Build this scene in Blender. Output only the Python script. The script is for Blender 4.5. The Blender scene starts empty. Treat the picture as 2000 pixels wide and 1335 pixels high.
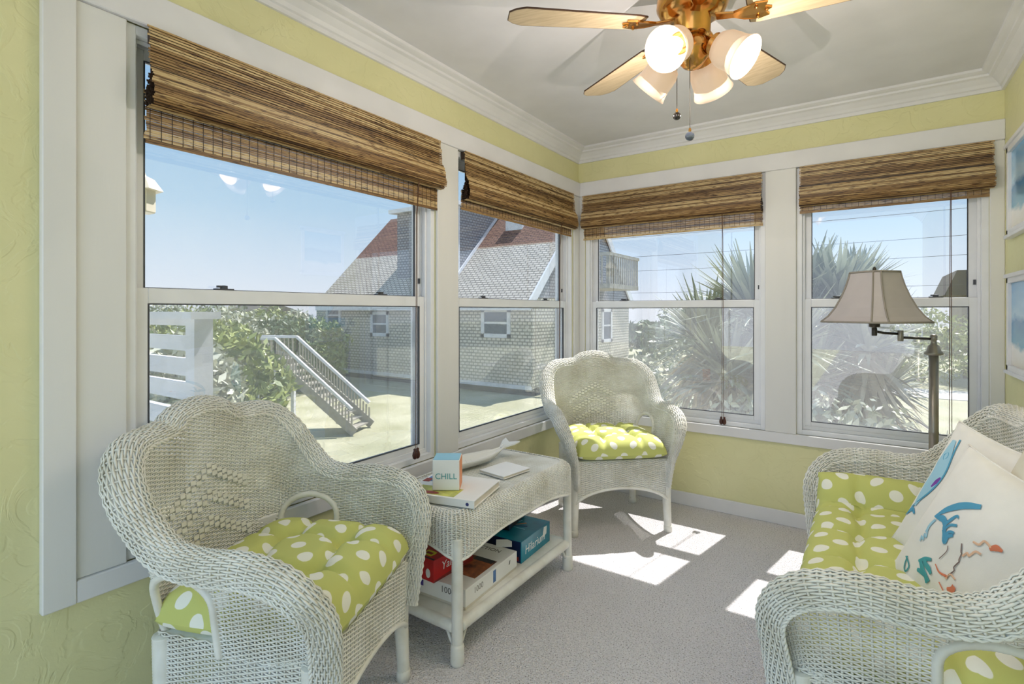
import bpy, bmesh, math, random
import numpy as np
from mathutils import Vector, Matrix

scene = bpy.context.scene
COL = scene.collection
R_ = math.radians
rnd = random.Random(7)

# ------------------------------------------------------------------ camera, sky, sun, exposure
cam_d = bpy.data.cameras.new('camera'); cam = bpy.data.objects.new('camera', cam_d); COL.objects.link(cam)
cam.location = (1.765, -3.471, 1.265); cam.rotation_euler = (R_(90), 0, R_(34.19))
cam_d.sensor_width = 36; cam_d.lens = 36 * 1023 / 2000; cam_d.shift_y = -0.03025
cam_d.clip_start = .02; cam_d.clip_end = 2000
scene.camera = cam

world = bpy.data.worlds.new('sky'); scene.world = world; world.use_nodes = True
wt = world.node_tree; wt.nodes.clear()
w_out = wt.nodes.new('ShaderNodeOutputWorld'); w_bg = wt.nodes.new('ShaderNodeBackground')
w_tc = wt.nodes.new('ShaderNodeTexCoord'); w_sep = wt.nodes.new('ShaderNodeSeparateXYZ'); w_rmp = wt.nodes.new('ShaderNodeValToRGB')
wt.links.new(w_tc.outputs['Generated'], w_sep.inputs[0]); wt.links.new(w_sep.outputs['Z'], w_rmp.inputs[0])
wt.links.new(w_rmp.outputs[0], w_bg.inputs[0]); wt.links.new(w_bg.outputs[0], w_out.inputs[0])
els = w_rmp.color_ramp.elements
els[0].position = 0; els[0].color = (.80, .86, .97, 1)
els[1].position = 1; els[1].color = (.34, .54, .80, 1)
e = els.new(.08); e.color = (.66, .79, .95, 1)
e = els.new(.18); e.color = (.47, .68, .89, 1)
e = els.new(.34); e.color = (.35, .58, .83, 1)
w_bg.inputs[1].default_value = 1.68

sun_d = bpy.data.lights.new('sun', 'SUN'); sun = bpy.data.objects.new('sun', sun_d); COL.objects.link(sun)
sun_d.energy = 13.5; sun_d.angle = R_(.6); sun_d.color = (1, .97, .93)
sun.rotation_euler = Vector((-.19, -1, -1.64)).to_track_quat('-Z', 'Y').to_euler()

vs = scene.view_settings
vs.view_transform = 'Standard'; vs.look = 'None'; vs.gamma = 1; vs.exposure = 0.3; vs.use_curve_mapping = False

# ------------------------------------------------------------------ helpers: materials
def lin(c):
    c = c / 255
    return c / 12.92 if c <= .04045 else ((c + .055) / 1.055) ** 2.4
def rgb(r, g, b): return (lin(r), lin(g), lin(b), 1)

class NT:
    def __init__(s, name):
        s.m = bpy.data.materials.new(name); s.m.use_nodes = True; s.t = s.m.node_tree; s.t.nodes.clear()
        s.out = s.n('ShaderNodeOutputMaterial')
    def n(s, typ, **kw):
        nd = s.t.nodes.new(typ)
        for k, v in kw.items():
            if k.startswith('i_'):
                k = k[2:]; k = int(k) if k.isdigit() else k.replace('_', ' ')
                nd.inputs[k].default_value = v
            else: setattr(nd, k, v)
        return nd
    def l(s, a, b): s.t.links.new(a, b)
    def coords(s, kind='Object', scale=(1, 1, 1)):
        tc = s.n('ShaderNodeTexCoord'); mp = s.n('ShaderNodeMapping'); mp.inputs['Scale'].default_value = scale
        s.l(tc.outputs[kind], mp.inputs[0]); return mp.outputs[0]
    def ramp(s, fac, stops):
        r = s.n('ShaderNodeValToRGB'); e = r.color_ramp.elements
        e[0].position, e[0].color = stops[0]; e[1].position, e[1].color = stops[-1]
        for p, c in stops[1:-1]:
            q = e.new(p); q.color = c
        s.l(fac, r.inputs[0]); return r.outputs[0]
    def noise(s, vec, scale, detail=3, rough=.5):
        n = s.n('ShaderNodeTexNoise'); n.inputs['Scale'].default_value = scale; n.inputs['Detail'].default_value = detail
        n.inputs['Roughness'].default_value = rough; s.l(vec, n.inputs['Vector']); return n.outputs['Fac']
    def bump(s, h, strength, dist=.01):
        b = s.n('ShaderNodeBump'); b.inputs['Strength'].default_value = strength; b.inputs['Distance'].default_value = dist
        s.l(h, b.inputs['Height']); return b.outputs[0]
    def bsdf(s, color=None, rough=.5, metal=0, normal=None, spec=None, **kw):
        p = s.n('ShaderNodeBsdfPrincipled'); p.inputs['Roughness'].default_value = rough; p.inputs['Metallic'].default_value = metal
        if spec is not None: p.inputs['Specular IOR Level'].default_value = spec
        if color is not None:
            if isinstance(color, tuple): p.inputs['Base Color'].default_value = color
            else: s.l(color, p.inputs['Base Color'])
        if normal is not None: s.l(normal, p.inputs['Normal'])
        for k, v in kw.items(): p.inputs[k.replace('_', ' ')].default_value = v
        s.l(p.outputs[0], s.out.inputs[0]); return p

def flat(name, c, rough=.5, metal=0, vary=.12, scale=8, spec=None):
    t = NT(name); v = t.coords('Object'); f = t.noise(v, scale, 4)
    d = tuple(x * (1 - vary) for x in c[:3]) + (1,); u = tuple(min(1, x * (1 + vary * .6)) for x in c[:3]) + (1,)
    t.bsdf(t.ramp(f, [(.3, d), (.7, u)]), rough, metal, spec=spec); return t.m

def mk_wall():
    t = NT('green_plaster'); v = t.coords('Object')
    f = t.noise(v, 1.6, 5, .6); g = t.noise(v, 14, 5, .62)
    w = t.n('ShaderNodeTexNoise'); w.inputs['Scale'].default_value = 7; w.inputs['Detail'].default_value = 3; w.inputs['Distortion'].default_value = 2.2
    t.l(v, w.inputs['Vector'])
    step = t.ramp(w.outputs['Fac'], [(.46, (0, 0, 0, 1)), (.52, (1, 1, 1, 1))])
    ad = t.n('ShaderNodeMath', operation='MULTIPLY_ADD'); t.l(step, ad.inputs[0]); ad.inputs[1].default_value = .8; t.l(g, ad.inputs[2])
    t.bsdf(t.ramp(f, [(.3, rgb(214, 211, 158)), (.7, rgb(225, 221, 172))]), .55, normal=t.bump(ad.outputs[0], .35, .004)); return t.m
def mk_paint(name, c, wood=False):
    t = NT(name); v = t.coords('Object', (1, 1, .12) if wood else (1, 1, 1))
    f = t.noise(v, 60 if wood else 30, 4); g = t.noise(v, 5, 3)
    d = tuple(x * .93 for x in c[:3]) + (1,)
    t.bsdf(t.ramp(g, [(.3, d), (.65, c)]), .42, normal=t.bump(f, .12, .003)); return t.m
def mk_carpet():
    t = NT('carpet_loop'); v = t.coords('Object')
    vo = t.n('ShaderNodeTexVoronoi'); vo.inputs['Scale'].default_value = 170; t.l(v, vo.inputs['Vector'])
    n1 = t.noise(v, 170, 2); n2 = t.noise(v, 2.2, 3); n3 = t.noise(v, 45, 4)
    mx = t.n('ShaderNodeMix', data_type='RGBA', blend_type='MULTIPLY'); mx.inputs[0].default_value = 1
    t.l(t.ramp(n1, [(.30, rgb(150, 145, 146)), (.42, rgb(230, 226, 228)), (.7, rgb(244, 241, 244))]), mx.inputs[6])
    t.l(t.ramp(n2, [(.3, (.95, .95, .95, 1)), (.7, (1, 1, 1, 1))]), mx.inputs[7])
    ad = t.n('ShaderNodeMath', operation='SUBTRACT'); t.l(n3, ad.inputs[0]); t.l(vo.outputs['Distance'], ad.inputs[1])
    t.bsdf(mx.outputs[2], .95, normal=t.bump(ad.outputs[0], .8, .008), spec=.1); return t.m
def mk_glass():
    t = NT('window_glass')
    tr = t.n('ShaderNodeBsdfTransparent'); tr.inputs[0].default_value = (.72, .72, .72, 1)
    gl = t.n('ShaderNodeBsdfGlossy'); gl.inputs['Roughness'].default_value = .0; gl.inputs[0].default_value = (1, 1, 1, 1)
    ge = t.n('ShaderNodeNewGeometry'); dp = t.n('ShaderNodeVectorMath', operation='DOT_PRODUCT'); t.l(ge.outputs['Incoming'], dp.inputs[0]); t.l(ge.outputs['Normal'], dp.inputs[1])
    ab = t.n('ShaderNodeMath', operation='ABSOLUTE'); t.l(dp.outputs['Value'], ab.inputs[0])
    iv = t.n('ShaderNodeMath', operation='SUBTRACT'); iv.inputs[0].default_value = 1; t.l(ab.outputs[0], iv.inputs[1])
    pw = t.n('ShaderNodeMath', operation='POWER'); t.l(iv.outputs[0], pw.inputs[0]); pw.inputs[1].default_value = 5
    fr = t.n('ShaderNodeMath', operation='MULTIPLY_ADD'); t.l(pw.outputs[0], fr.inputs[0]); fr.inputs[1].default_value = .915; fr.inputs[2].default_value = .085
    m = t.n('ShaderNodeMixShader'); t.l(fr.outputs[0], m.inputs[0]); t.l(tr.outputs[0], m.inputs[1]); t.l(gl.outputs[0], m.inputs[2]); t.l(m.outputs[0], t.out.inputs[0])
    return t.m
def mk_screen():
    t = NT('insect_screen'); v = t.coords('Object')
    f = t.noise(t.coords('Object', (1, 1, 14)), 22, 3)
    tr = t.n('ShaderNodeBsdfTransparent'); df = t.n('ShaderNodeBsdfDiffuse'); tl = t.n('ShaderNodeBsdfTranslucent')
    df.inputs[0].default_value = (.30, .30, .31, 1); tl.inputs[0].default_value = (.40, .40, .41, 1)
    ad = t.n('ShaderNodeAddShader'); t.l(df.outputs[0], ad.inputs[0]); t.l(tl.outputs[0], ad.inputs[1])
    m = t.n('ShaderNodeMixShader'); t.l(t.ramp(f, [(.3, (.25, .25, .25, 1)), (.7, (.29, .29, .29, 1))]), m.inputs[0])
    t.l(tr.outputs[0], m.inputs[1]); t.l(ad.outputs[0], m.inputs[2]); t.l(m.outputs[0], t.out.inputs[0]); return t.m
def mk_wicker():
    t = NT('white_painted_wicker'); v = t.coords('Object')
    f = t.noise(v, 9, 4); g = t.noise(v, 90, 2)
    t.bsdf(t.ramp(f, [(.25, rgb(214, 210, 196)), (.6, rgb(240, 239, 232))]), .42, normal=t.bump(g, .1, .002)); return t.m
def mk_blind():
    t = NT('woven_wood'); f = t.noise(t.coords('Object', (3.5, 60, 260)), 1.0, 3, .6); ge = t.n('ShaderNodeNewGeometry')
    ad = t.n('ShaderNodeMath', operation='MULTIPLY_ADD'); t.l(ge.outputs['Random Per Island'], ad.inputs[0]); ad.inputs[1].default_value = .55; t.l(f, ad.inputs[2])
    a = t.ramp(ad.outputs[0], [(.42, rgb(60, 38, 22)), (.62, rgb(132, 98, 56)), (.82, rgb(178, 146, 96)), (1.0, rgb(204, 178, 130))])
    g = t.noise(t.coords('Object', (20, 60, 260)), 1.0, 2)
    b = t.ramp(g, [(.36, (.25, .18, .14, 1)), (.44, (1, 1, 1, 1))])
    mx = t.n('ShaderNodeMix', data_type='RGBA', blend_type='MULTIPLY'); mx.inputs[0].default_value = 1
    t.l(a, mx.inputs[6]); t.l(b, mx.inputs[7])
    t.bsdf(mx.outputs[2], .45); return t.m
def mk_dots():
    t = NT('green_polka_dot'); tc = t.n('ShaderNodeTexCoord'); sp = t.n('ShaderNodeSeparateXYZ'); t.l(tc.outputs['UV'], sp.inputs[0])
    def M_(op, a, b=None, c=None):
        n = t.n('ShaderNodeMath', operation=op)
        for i, x in enumerate((a, b, c)):
            if x is None: continue
            if isinstance(x, (int, float)): n.inputs[i].default_value = x
            else: t.l(x, n.inputs[i])
        return n.outputs[0]
    P = .115
    def dot(off):
        x = M_('SUBTRACT', M_('FRACT', M_('ADD', M_('DIVIDE', sp.outputs[0], P), off)), .5)
        y = M_('SUBTRACT', M_('FRACT', M_('ADD', M_('DIVIDE', sp.outputs[1], P), off)), .5)
        return M_('SQRT', M_('ADD', M_('MULTIPLY', x, x), M_('MULTIPLY', y, y)))
    d = M_('MINIMUM', dot(0.0), dot(.5))
    c = t.ramp(M_('MULTIPLY', d, 2), [(.355, rgb(240, 240, 228)), (.385, rgb(200, 204, 122))])
    f = t.noise(t.coords('Object'), 400, 2)
    t.bsdf(c, .8, normal=t.bump(f, .15, .002), spec=.2); return t.m
def mk_cloth(name, c):
    t = NT(name); f = t.noise(t.coords('Object'), 350, 2); g = t.noise(t.coords('Object', (1, 1, 1)), 11, 3)
    d = tuple(x * .92 for x in c[:3]) + (1,)
    t.bsdf(t.ramp(g, [(.3, d), (.7, c)]), .85, normal=t.bump(f, .12, .002), spec=.15); return t.m
def mk_blade():
    t = NT('blade_wood'); f = t.noise(t.coords('Object', (3, 40, 40)), 2, 4)
    t.bsdf(t.ramp(f, [(.3, rgb(176, 156, 124)), (.7, rgb(200, 180, 148))]), .4); return t.m
def mk_shade_glass():
    t = NT('frosted_lamp_glass')
    p = t.bsdf((.62, .49, .38, 1), .35); p.inputs['Emission Color'].default_value = (1, .72, .50, 1); p.inputs['Emission Strength'].default_value = .26
    return t.m
def emit(name, c, s):
    t = NT(name); e = t.n('ShaderNodeEmission'); e.inputs[0].default_value = c; e.inputs[1].default_value = s; t.l(e.outputs[0], t.out.inputs[0]); return t.m
def mk_shingle(name, c1, c2, cm, bw, bh, rot=False):
    t = NT(name); tc = t.n('ShaderNodeTexCoord')
    br = t.n('ShaderNodeTexBrick'); t.l(tc.outputs['UV'], br.inputs['Vector'])
    br.inputs['Color1'].default_value = c1; br.inputs['Color2'].default_value = c2; br.inputs['Mortar'].default_value = cm
    br.inputs['Scale'].default_value = 1; br.inputs['Brick Width'].default_value = bw; br.inputs['Row Height'].default_value = bh; br.inputs['Mortar Size'].default_value = .03
    t.bsdf(br.outputs[0], .8, normal=t.bump(br.outputs[1], .4, .01)); return t.m
def mk_leaf(name, a, b, rough=.45):
    t = NT(name); oi = t.n('ShaderNodeNewGeometry'); 
    t.bsdf(t.ramp(oi.outputs['Random Per Island'], [(0, a), (1, b)]), rough); return t.m
def mk_grass():
    t = NT('lawn'); v = t.coords('Object'); f = t.noise(v, .5, 5); g = t.noise(v, 12, 4)
    mx = t.n('ShaderNodeMix', data_type='RGBA', blend_type='MULTIPLY'); mx.inputs[0].default_value = 1
    t.l(t.ramp(f, [(.3, rgb(166, 164, 128)), (.7, rgb(206, 202, 176))]), mx.inputs[6]); t.l(t.ramp(g, [(.2, (.6, .6, .55, 1)), (.7, (1, 1, 1, 1))]), mx.inputs[7])
    t.bsdf(mx.outputs[2], .9); return t.m
def mk_picture():
    t = NT('beach_print'); tc = t.n('ShaderNodeTexCoord'); sp = t.n('ShaderNodeSeparateXYZ'); t.l(tc.outputs['UV'], sp.inputs[0])
    n = t.noise(tc.outputs['UV'], 6, 4)
    a = t.n('ShaderNodeMath', operation='MULTIPLY_ADD'); t.l(n, a.inputs[0]); a.inputs[1].default_value = .25; t.l(sp.outputs[1], a.inputs[2])
    t.bsdf(t.ramp(a.outputs[0], [(.1, rgb(226, 214, 186)), (.35, rgb(240, 240, 236)), (.42, rgb(96, 170, 200)), (.65, rgb(70, 140, 190)), (.72, rgb(170, 210, 236)), (1, rgb(120, 180, 226))]), .12); return t.m

MT = dict(
    wall=mk_wall(), trim=mk_paint('white_trim_paint', rgb(228, 227, 228)), board=mk_paint('white_board_paint', rgb(226, 225, 222), True),
    ceil=mk_paint('ceiling_paint', rgb(224, 223, 226)), carpet=mk_carpet(), vinyl=flat('white_vinyl', rgb(232, 233, 236), .35, vary=.04),
    gasket=flat('dark_gasket', rgb(70, 72, 78), .6), glass=mk_glass(), screen=mk_screen(), wicker=mk_wicker(), blind=mk_blind(),
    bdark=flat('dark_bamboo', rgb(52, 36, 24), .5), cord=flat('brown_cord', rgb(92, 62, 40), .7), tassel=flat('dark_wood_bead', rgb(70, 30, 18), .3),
    dots=mk_dots(), cream=mk_cloth('white_cotton', rgb(243, 241, 236)), beige=mk_cloth('ivory_cotton', rgb(226, 222, 206)),
    blade=mk_blade(), brass=flat('polished_brass', rgb(214, 160, 92), .18, 1, .1), bladeedge=flat('blade_edge', rgb(70, 44, 26), .5),
    sglass=mk_shade_glass(), bulb=emit('lit_bulb', (1, .9, .72, 1), 5), black=flat('black_ball', rgb(30, 26, 24), .25), crystal=flat('smoky_crystal', rgb(120, 130, 150), .05, .6),
    steel=flat('brushed_pewter', rgb(150, 144, 134), .35, .6), linen=mk_cloth('grey_linen', rgb(186, 180, 180)), rib=mk_cloth('linen_piping', rgb(150, 144, 136)),
    paper=flat('white_card', rgb(240, 239, 235), .5, vary=.03), page=flat('page_edge', rgb(222, 214, 200), .8), ltblue=flat('pale_blue_card', rgb(150, 205, 228), .5, vary=.05),
    orange=flat('orange_card', rgb(236, 150, 96), .5, vary=.05), ink=flat('teal_ink', rgb(84, 160, 160), .6), grey=flat('grey_ink', rgb(96, 92, 86), .6), navyink=flat('navy_ink', rgb(40, 50, 110), .6),
    red=flat('red_card', rgb(196, 22, 26), .3, vary=.2, scale=12), yellow=flat('yellow_print', rgb(232, 220, 60), .4), teal=flat('teal_card', rgb(0, 132, 158), .28, vary=.35, scale=9), navy=flat('navy_card', rgb(14, 34, 78), .28, vary=.4, scale=10),
    blackcard=flat('black_card', rgb(22, 26, 34), .35, vary=.3), white=flat('white_print', rgb(246, 246, 246), .5, vary=.02), photo=flat('brown_photo_print', rgb(150, 82, 40), .4, vary=.8, scale=30),
    olive=flat('olive_print', rgb(196, 196, 96), .4, vary=.5, scale=25), crimson=flat('crimson_print', rgb(140, 40, 34), .4), purple=flat('purple_print', rgb(70, 56, 150), .4), skyprint=flat('sky_print', rgb(70, 120, 180), .4, vary=.5, scale=40),
    ceramic=flat('white_ceramic', rgb(232, 232, 228), .2, vary=.03), embblue=mk_cloth('blue_thread', rgb(92, 164, 200)), embpale=mk_cloth('pale_blue_thread', rgb(168, 212, 232)), embteal=mk_cloth('teal_thread', rgb(84, 166, 172)),
    embcoral=mk_cloth('coral_thread', rgb(226, 136, 104)), embpeach=mk_cloth('peach_thread', rgb(240, 200, 170)), embgrey=mk_cloth('grey_thread', rgb(140, 120, 116)), embviolet=mk_cloth('violet_thread', rgb(130, 80, 170)),
    picture=mk_picture(), brownmetal=flat('bronze_metal', rgb(70, 66, 60), .4, .6),
    siding=mk_shingle('weathered_shingle', rgb(224, 218, 204), rgb(206, 200, 186), rgb(138, 132, 122), .28, .16), greysh=mk_shingle('grey_shingle', rgb(176, 176, 182), rgb(160, 160, 168), rgb(124, 124, 132), .25, .15),
    roofsh=mk_shingle('brown_roof_shingle', rgb(150, 112, 98), rgb(128, 96, 86), rgb(88, 66, 60), .35, .16), tanroof=mk_shingle('tan_roof_shingle', rgb(206, 198, 186), rgb(192, 184, 172), rgb(120, 112, 104), .35, .17),
    grass=mk_grass(), path=flat('concrete_path', rgb(216, 212, 206), .9), deckwhite=flat('white_deck_paint', rgb(226, 228, 236), .6), oldwood=flat('weathered_wood', rgb(170, 164, 152), .85, vary=.25),
    leafg=mk_leaf('green_leaf', rgb(96, 116, 56), rgb(176, 182, 110)), leafd=mk_leaf('dark_leaf', rgb(62, 84, 66), rgb(120, 138, 96)), leafs=mk_leaf('silver_leaf', rgb(140, 146, 120), rgb(214, 214, 196)),
    sword=mk_leaf('yucca_leaf', rgb(96, 108, 84), rgb(196, 198, 178)), swordd=mk_leaf('dry_yucca_leaf', rgb(150, 132, 108), rgb(222, 210, 186)), bark=flat('bark', rgb(112, 98, 82), .9, vary=.3),
    darkhouse=flat('dark_siding', rgb(92, 84, 80), .8), darkroof=flat('dark_roof', rgb(78, 72, 72), .8), winpane=flat('dark_pane', rgb(70, 84, 104), .1), wire=flat('power_wire', rgb(90, 94, 100), .6), greenroof=flat('green_metal_roof', rgb(120, 150, 140), .5),
    gravel=flat('bounce_gravel', rgb(150, 146, 144), .95, vary=.3, scale=20), lantern=flat('cream_lantern', rgb(232, 222, 206), .5), brick=flat('terracotta_pot', rgb(190, 120, 96), .8),
)

# ------------------------------------------------------------------ helpers: meshes
def link(name, me, mat, parent=None, smooth=False, loc=None):
    o = bpy.data.objects.new(name, me); COL.objects.link(o)
    if mat is not None:
        for m in (mat if isinstance(mat, (list, tuple)) else [mat]): me.materials.append(MT[m])
    if smooth: me.polygons.foreach_set('use_smooth', [True] * len(me.polygons))
    if parent is not None: o.parent = parent
    if loc is not None: o.location = loc
    return o
def np_mesh(name, V, Q):
    V = np.asarray(V, np.float32).reshape(-1, 3); Q = np.asarray(Q, np.int32).reshape(-1, 4)
    me = bpy.data.meshes.new(name)
    me.vertices.add(len(V)); me.vertices.foreach_set('co', V.ravel())
    me.loops.add(Q.size); me.loops.foreach_set('vertex_index', Q.ravel())
    me.polygons.add(len(Q)); me.polygons.foreach_set('loop_start', np.arange(0, Q.size, 4, dtype=np.int32))
    me.update(calc_edges=True); me.validate(); return me

class B:
    """collects geometry for ONE mesh object"""
    def __init__(s): s.v = []; s.f = []; s.mi = []; s.uv = None; s.cm = 0
    def add(s, V, F):
        o = len(s.v); s.v += [tuple(map(float, p)) for p in V]; s.f += [tuple(i + o for i in f) for f in F]; s.mi += [s.cm] * len(F); return s
    def box(s, a, b, rz=0, c=None):
        (x0, y0, z0), (x1, y1, z1) = a, b
        V = [(x0, y0, z0), (x1, y0, z0), (x1, y1, z0), (x0, y1, z0), (x0, y0, z1), (x1, y0, z1), (x1, y1, z1), (x0, y1, z1)]
        if rz:
            cx, cy = c if c else ((x0 + x1) / 2, (y0 + y1) / 2); co, si = math.cos(rz), math.sin(rz)
            V = [(cx + (x - cx) * co - (y - cy) * si, cy + (x - cx) * si + (y - cy) * co, z) for x, y, z in V]
        return s.add(V, [(0, 3, 2, 1), (4, 5, 6, 7), (0, 1, 5, 4), (1, 2, 6, 5), (2, 3, 7, 6), (3, 0, 4, 7)])
    def ring(s, x0, z0, x1, z1, wl, wr, wb, wt, y0, y1):
        s.box((x0, y0, z0), (x0 + wl, y1, z1)); s.box((x1 - wr, y0, z0), (x1, y1, z1))
        s.box((x0 + wl, y0, z0), (x1 - wr, y1, z0 + wb)); s.box((x0 + wl, y0, z1 - wt), (x1 - wr, y1, z1)); return s
    def obox(s, c, ax, ay, az):
        c, ax, ay, az = map(Vector, (c, ax, ay, az))
        V = [c + i * ax + j * ay + k * az for k in (-1, 1) for i, j in ((-1, -1), (1, -1), (1, 1), (-1, 1))]
        return s.add(V, [(0, 3, 2, 1), (4, 5, 6, 7), (0, 1, 5, 4), (1, 2, 6, 5), (2, 3, 7, 6), (3, 0, 4, 7)])
    def bar(s, p, q, w, h=None, up=(0, 0, 1)):
        p, q = Vector(p), Vector(q); h = h or w; d = (q - p); L = d.length; d.normalize(); u = Vector(up)
        x = d.cross(u)
        if x.length < 1e-4: x = d.cross(Vector((1, 0, 0)))
        x.normalize(); u = x.cross(d)
        return s.obox((p + q) / 2, d * L / 2, x * w / 2, u * h / 2)
    def tube(s, pts, r, n=8, cap=True):
        pts = [Vector(p) for p in pts]; m = len(pts); rs = r if isinstance(r, (list, tuple)) else [r] * m
        o = len(s.v); ref = None
        for i, p in enumerate(pts):
            d = (pts[min(i + 1, m - 1)] - pts[max(i - 1, 0)]).normalized()
            if ref is None: ref = d.orthogonal().normalized()
            ref = (ref - d * ref.dot(d)).normalized(); b = d.cross(ref)
            s.v += [tuple(p + (ref * math.cos(2 * math.pi * k / n) + b * math.sin(2 * math.pi * k / n)) * rs[i]) for k in range(n)]
        F = [(o + i * n + k, o + i * n + (k + 1) % n, o + (i + 1) * n + (k + 1) % n, o + (i + 1) * n + k) for i in range(m - 1) for k in range(n)]
        if cap: F += [tuple(o + k for k in reversed(range(n))), tuple(o + (m - 1) * n + k for k in range(n))]
        s.f += F; s.mi += [s.cm] * len(F); return s
    def lathe(s, prof, n=20, M=None, cap=True):
        o = len(s.v); M = M or Matrix()
        for r, z in prof: s.v += [tuple(M @ Vector((r * math.cos(2 * math.pi * k / n), r * math.sin(2 * math.pi * k / n), z))) for k in range(n)]
        m = len(prof)
        F = [(o + i * n + k, o + i * n + (k + 1) % n, o + (i + 1) * n + (k + 1) % n, o + (i + 1) * n + k) for i in range(m - 1) for k in range(n)]
        if cap: F += [tuple(o + k for k in reversed(range(n))), tuple(o + (m - 1) * n + k for k in range(n))]
        s.f += F; s.mi += [s.cm] * len(F); return s
    def prism(s, poly, fn, t0, t1):
        """poly 2D points, fn(a,b,t)->3D"""
        n = len(poly); V = [fn(a, b, t0) for a, b in poly] + [fn(a, b, t1) for a, b in poly]
        return s.add(V, [tuple(range(n))[::-1], tuple(range(n, 2 * n))] + [(i, (i + 1) % n, n + (i + 1) % n, n + i) for i in range(n)])
    def build(s, name, mat, parent=None, smooth=False, bevel=0, uvs=None, loc=None):
        me = bpy.data.meshes.new(name); me.from_pydata(s.v, [], s.f); me.update()
        if bevel or True:
            bm = bmesh.new(); bm.from_mesh(me); bmesh.ops.recalc_face_normals(bm, faces=bm.faces)
            if bevel: bmesh.ops.bevel(bm, geom=bm.edges[:], offset=bevel, segments=1, affect='EDGES', clamp_overlap=True)
            bm.to_mesh(me); bm.free()
        if isinstance(mat, (list, tuple)) and not bevel: me.polygons.foreach_set('material_index', s.mi)
        if uvs: box_uv(me, uvs)
        return link(name, me, mat, parent, smooth, loc)

def box_uv(me, k=1.0):
    uv = me.uv_layers.new(name='UVMap')
    for p in me.polygons:
        n = p.normal
        h = Vector((-n.y, n.x, 0)); h = h.normalized() if h.length > 1e-3 else Vector((1, 0, 0)); w = n.cross(h)
        for li in p.loop_indices:
            c = me.vertices[me.loops[li].vertex_index].co; uv.data[li].uv = (c.dot(h) * k, c.dot(w) * k)

def tag(o, label=None, cat=None, group=None, kind=None):
    if label: o['label'] = label
    if cat: o['category'] = cat
    if group: o['group'] = group
    if kind: o['kind'] = kind
    return o
def empty(name, loc=(0, 0, 0), rz=0):
    o = bpy.data.objects.new(name, None); COL.objects.link(o); o.location = loc; o.rotation_euler = (0, 0, rz); o.empty_display_size = .1; return o
def copy_tree(o, parent=None):
    c = o.copy(); COL.objects.link(c); c.parent = parent
    for ch in o.children:
        copy_tree(ch, c)
    return c
def text(s, size, origin, xd, yd, mat, parent, name='lettering', align='CENTER', ext=.0004, shear=0):
    cu = bpy.data.curves.new('t', 'FONT'); cu.body = s; cu.size = size; cu.extrude = ext; cu.align_x = align; cu.align_y = 'CENTER'; cu.shear = shear; cu.resolution_u = 3
    to = bpy.data.objects.new('t', cu); COL.objects.link(to)
    dg = bpy.context.evaluated_depsgraph_get(); me = bpy.data.meshes.new_from_object(to.evaluated_get(dg)); bpy.data.objects.remove(to); me.name = name
    x, y = Vector(xd).normalized(), Vector(yd).normalized(); z = x.cross(y); M = Matrix.Identity(4)
    for i in range(3): M[i][0], M[i][1], M[i][2], M[i][3] = x[i], y[i], z[i], origin[i]
    me.transform(M); me.materials.clear(); return link(name, me, mat, parent)

def tube_grid(P, N, U, a, b, valid):
    """P (r,n,3) polylines -> diamond section tubes"""
    r, n = P.shape[:2]
    V = np.stack([P + N * a, P + U * b, P - N * a, P - U * b], 2)
    idx = np.arange(r * n * 4).reshape(r, n, 4)
    ok = valid[:, :-1] & valid[:, 1:]
    A, C = idx[:, :-1][ok], idx[:, 1:][ok]
    Q = np.concatenate([np.stack([A[:, k], A[:, (k + 1) % 4], C[:, (k + 1) % 4], C[:, k]], 1) for k in range(4)])
    used = np.zeros(r * n * 4, bool); used[Q.ravel()] = True; rem = np.cumsum(used) - 1
    return V.reshape(-1, 3)[used], rem[Q]
def nrm(a): return a / (np.linalg.norm(a, axis=-1, keepdims=True) + 1e-9)
def surf_frame(F, S, Vv, e=2e-3, closed=False):
    s0, s1 = (S - e, S + e) if closed else (np.clip(S - e, 0, 1), np.clip(S + e, 0, 1))
    ds = F(s1, Vv) - F(s0, Vv); dv = F(S, Vv + e) - F(S, Vv - e)
    N = nrm(np.cross(ds, dv)); return N, nrm(ds), nrm(dv)
def weave(F, ns, rows, amp=.0026, a=.0016, b=.0026, mask=None, closed=False, sub=2):
    s = np.arange(sub * ns + 1) / (sub * ns); S, Vv = np.meshgrid(s, rows)
    P = F(S, Vv); N, T, D = surf_frame(F, S, Vv, closed=closed)
    j = np.arange(len(s))[None, :]; r = np.arange(len(rows))[:, None]
    off = np.where(j % sub == 0, np.where((j // sub + r) % 2 == 0, 1., -1.), 0.)
    P2 = P + N * (amp * off)[..., None]
    ok = mask(P, S, Vv) if mask else np.ones(S.shape, bool)
    return tube_grid(P2, N, nrm(np.cross(N, T)), a, b, ok)
def stakes(F, svals, v0, v1, nseg, rad=.003, mask=None, closed=False):
    q = np.linspace(0, 1, nseg + 1)[None, :]; S = np.repeat(np.asarray(svals)[:, None], nseg + 1, 1)
    Vv = np.asarray(v0)[:, None] * (1 - q) + np.asarray(v1)[:, None] * q
    P = F(S, Vv); N, T, D = surf_frame(F, S, Vv, closed=closed)
    ok = mask(P, S, Vv) if mask else np.ones(S.shape, bool)
    return tube_grid(P, N, T, rad * .8, rad, ok)
def merge(parts):
    V, Q, o = [], [], 0
    for v, q in parts: V.append(v); Q.append(q + o); o += len(v)
    return np.concatenate(V), np.concatenate(Q)
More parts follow.
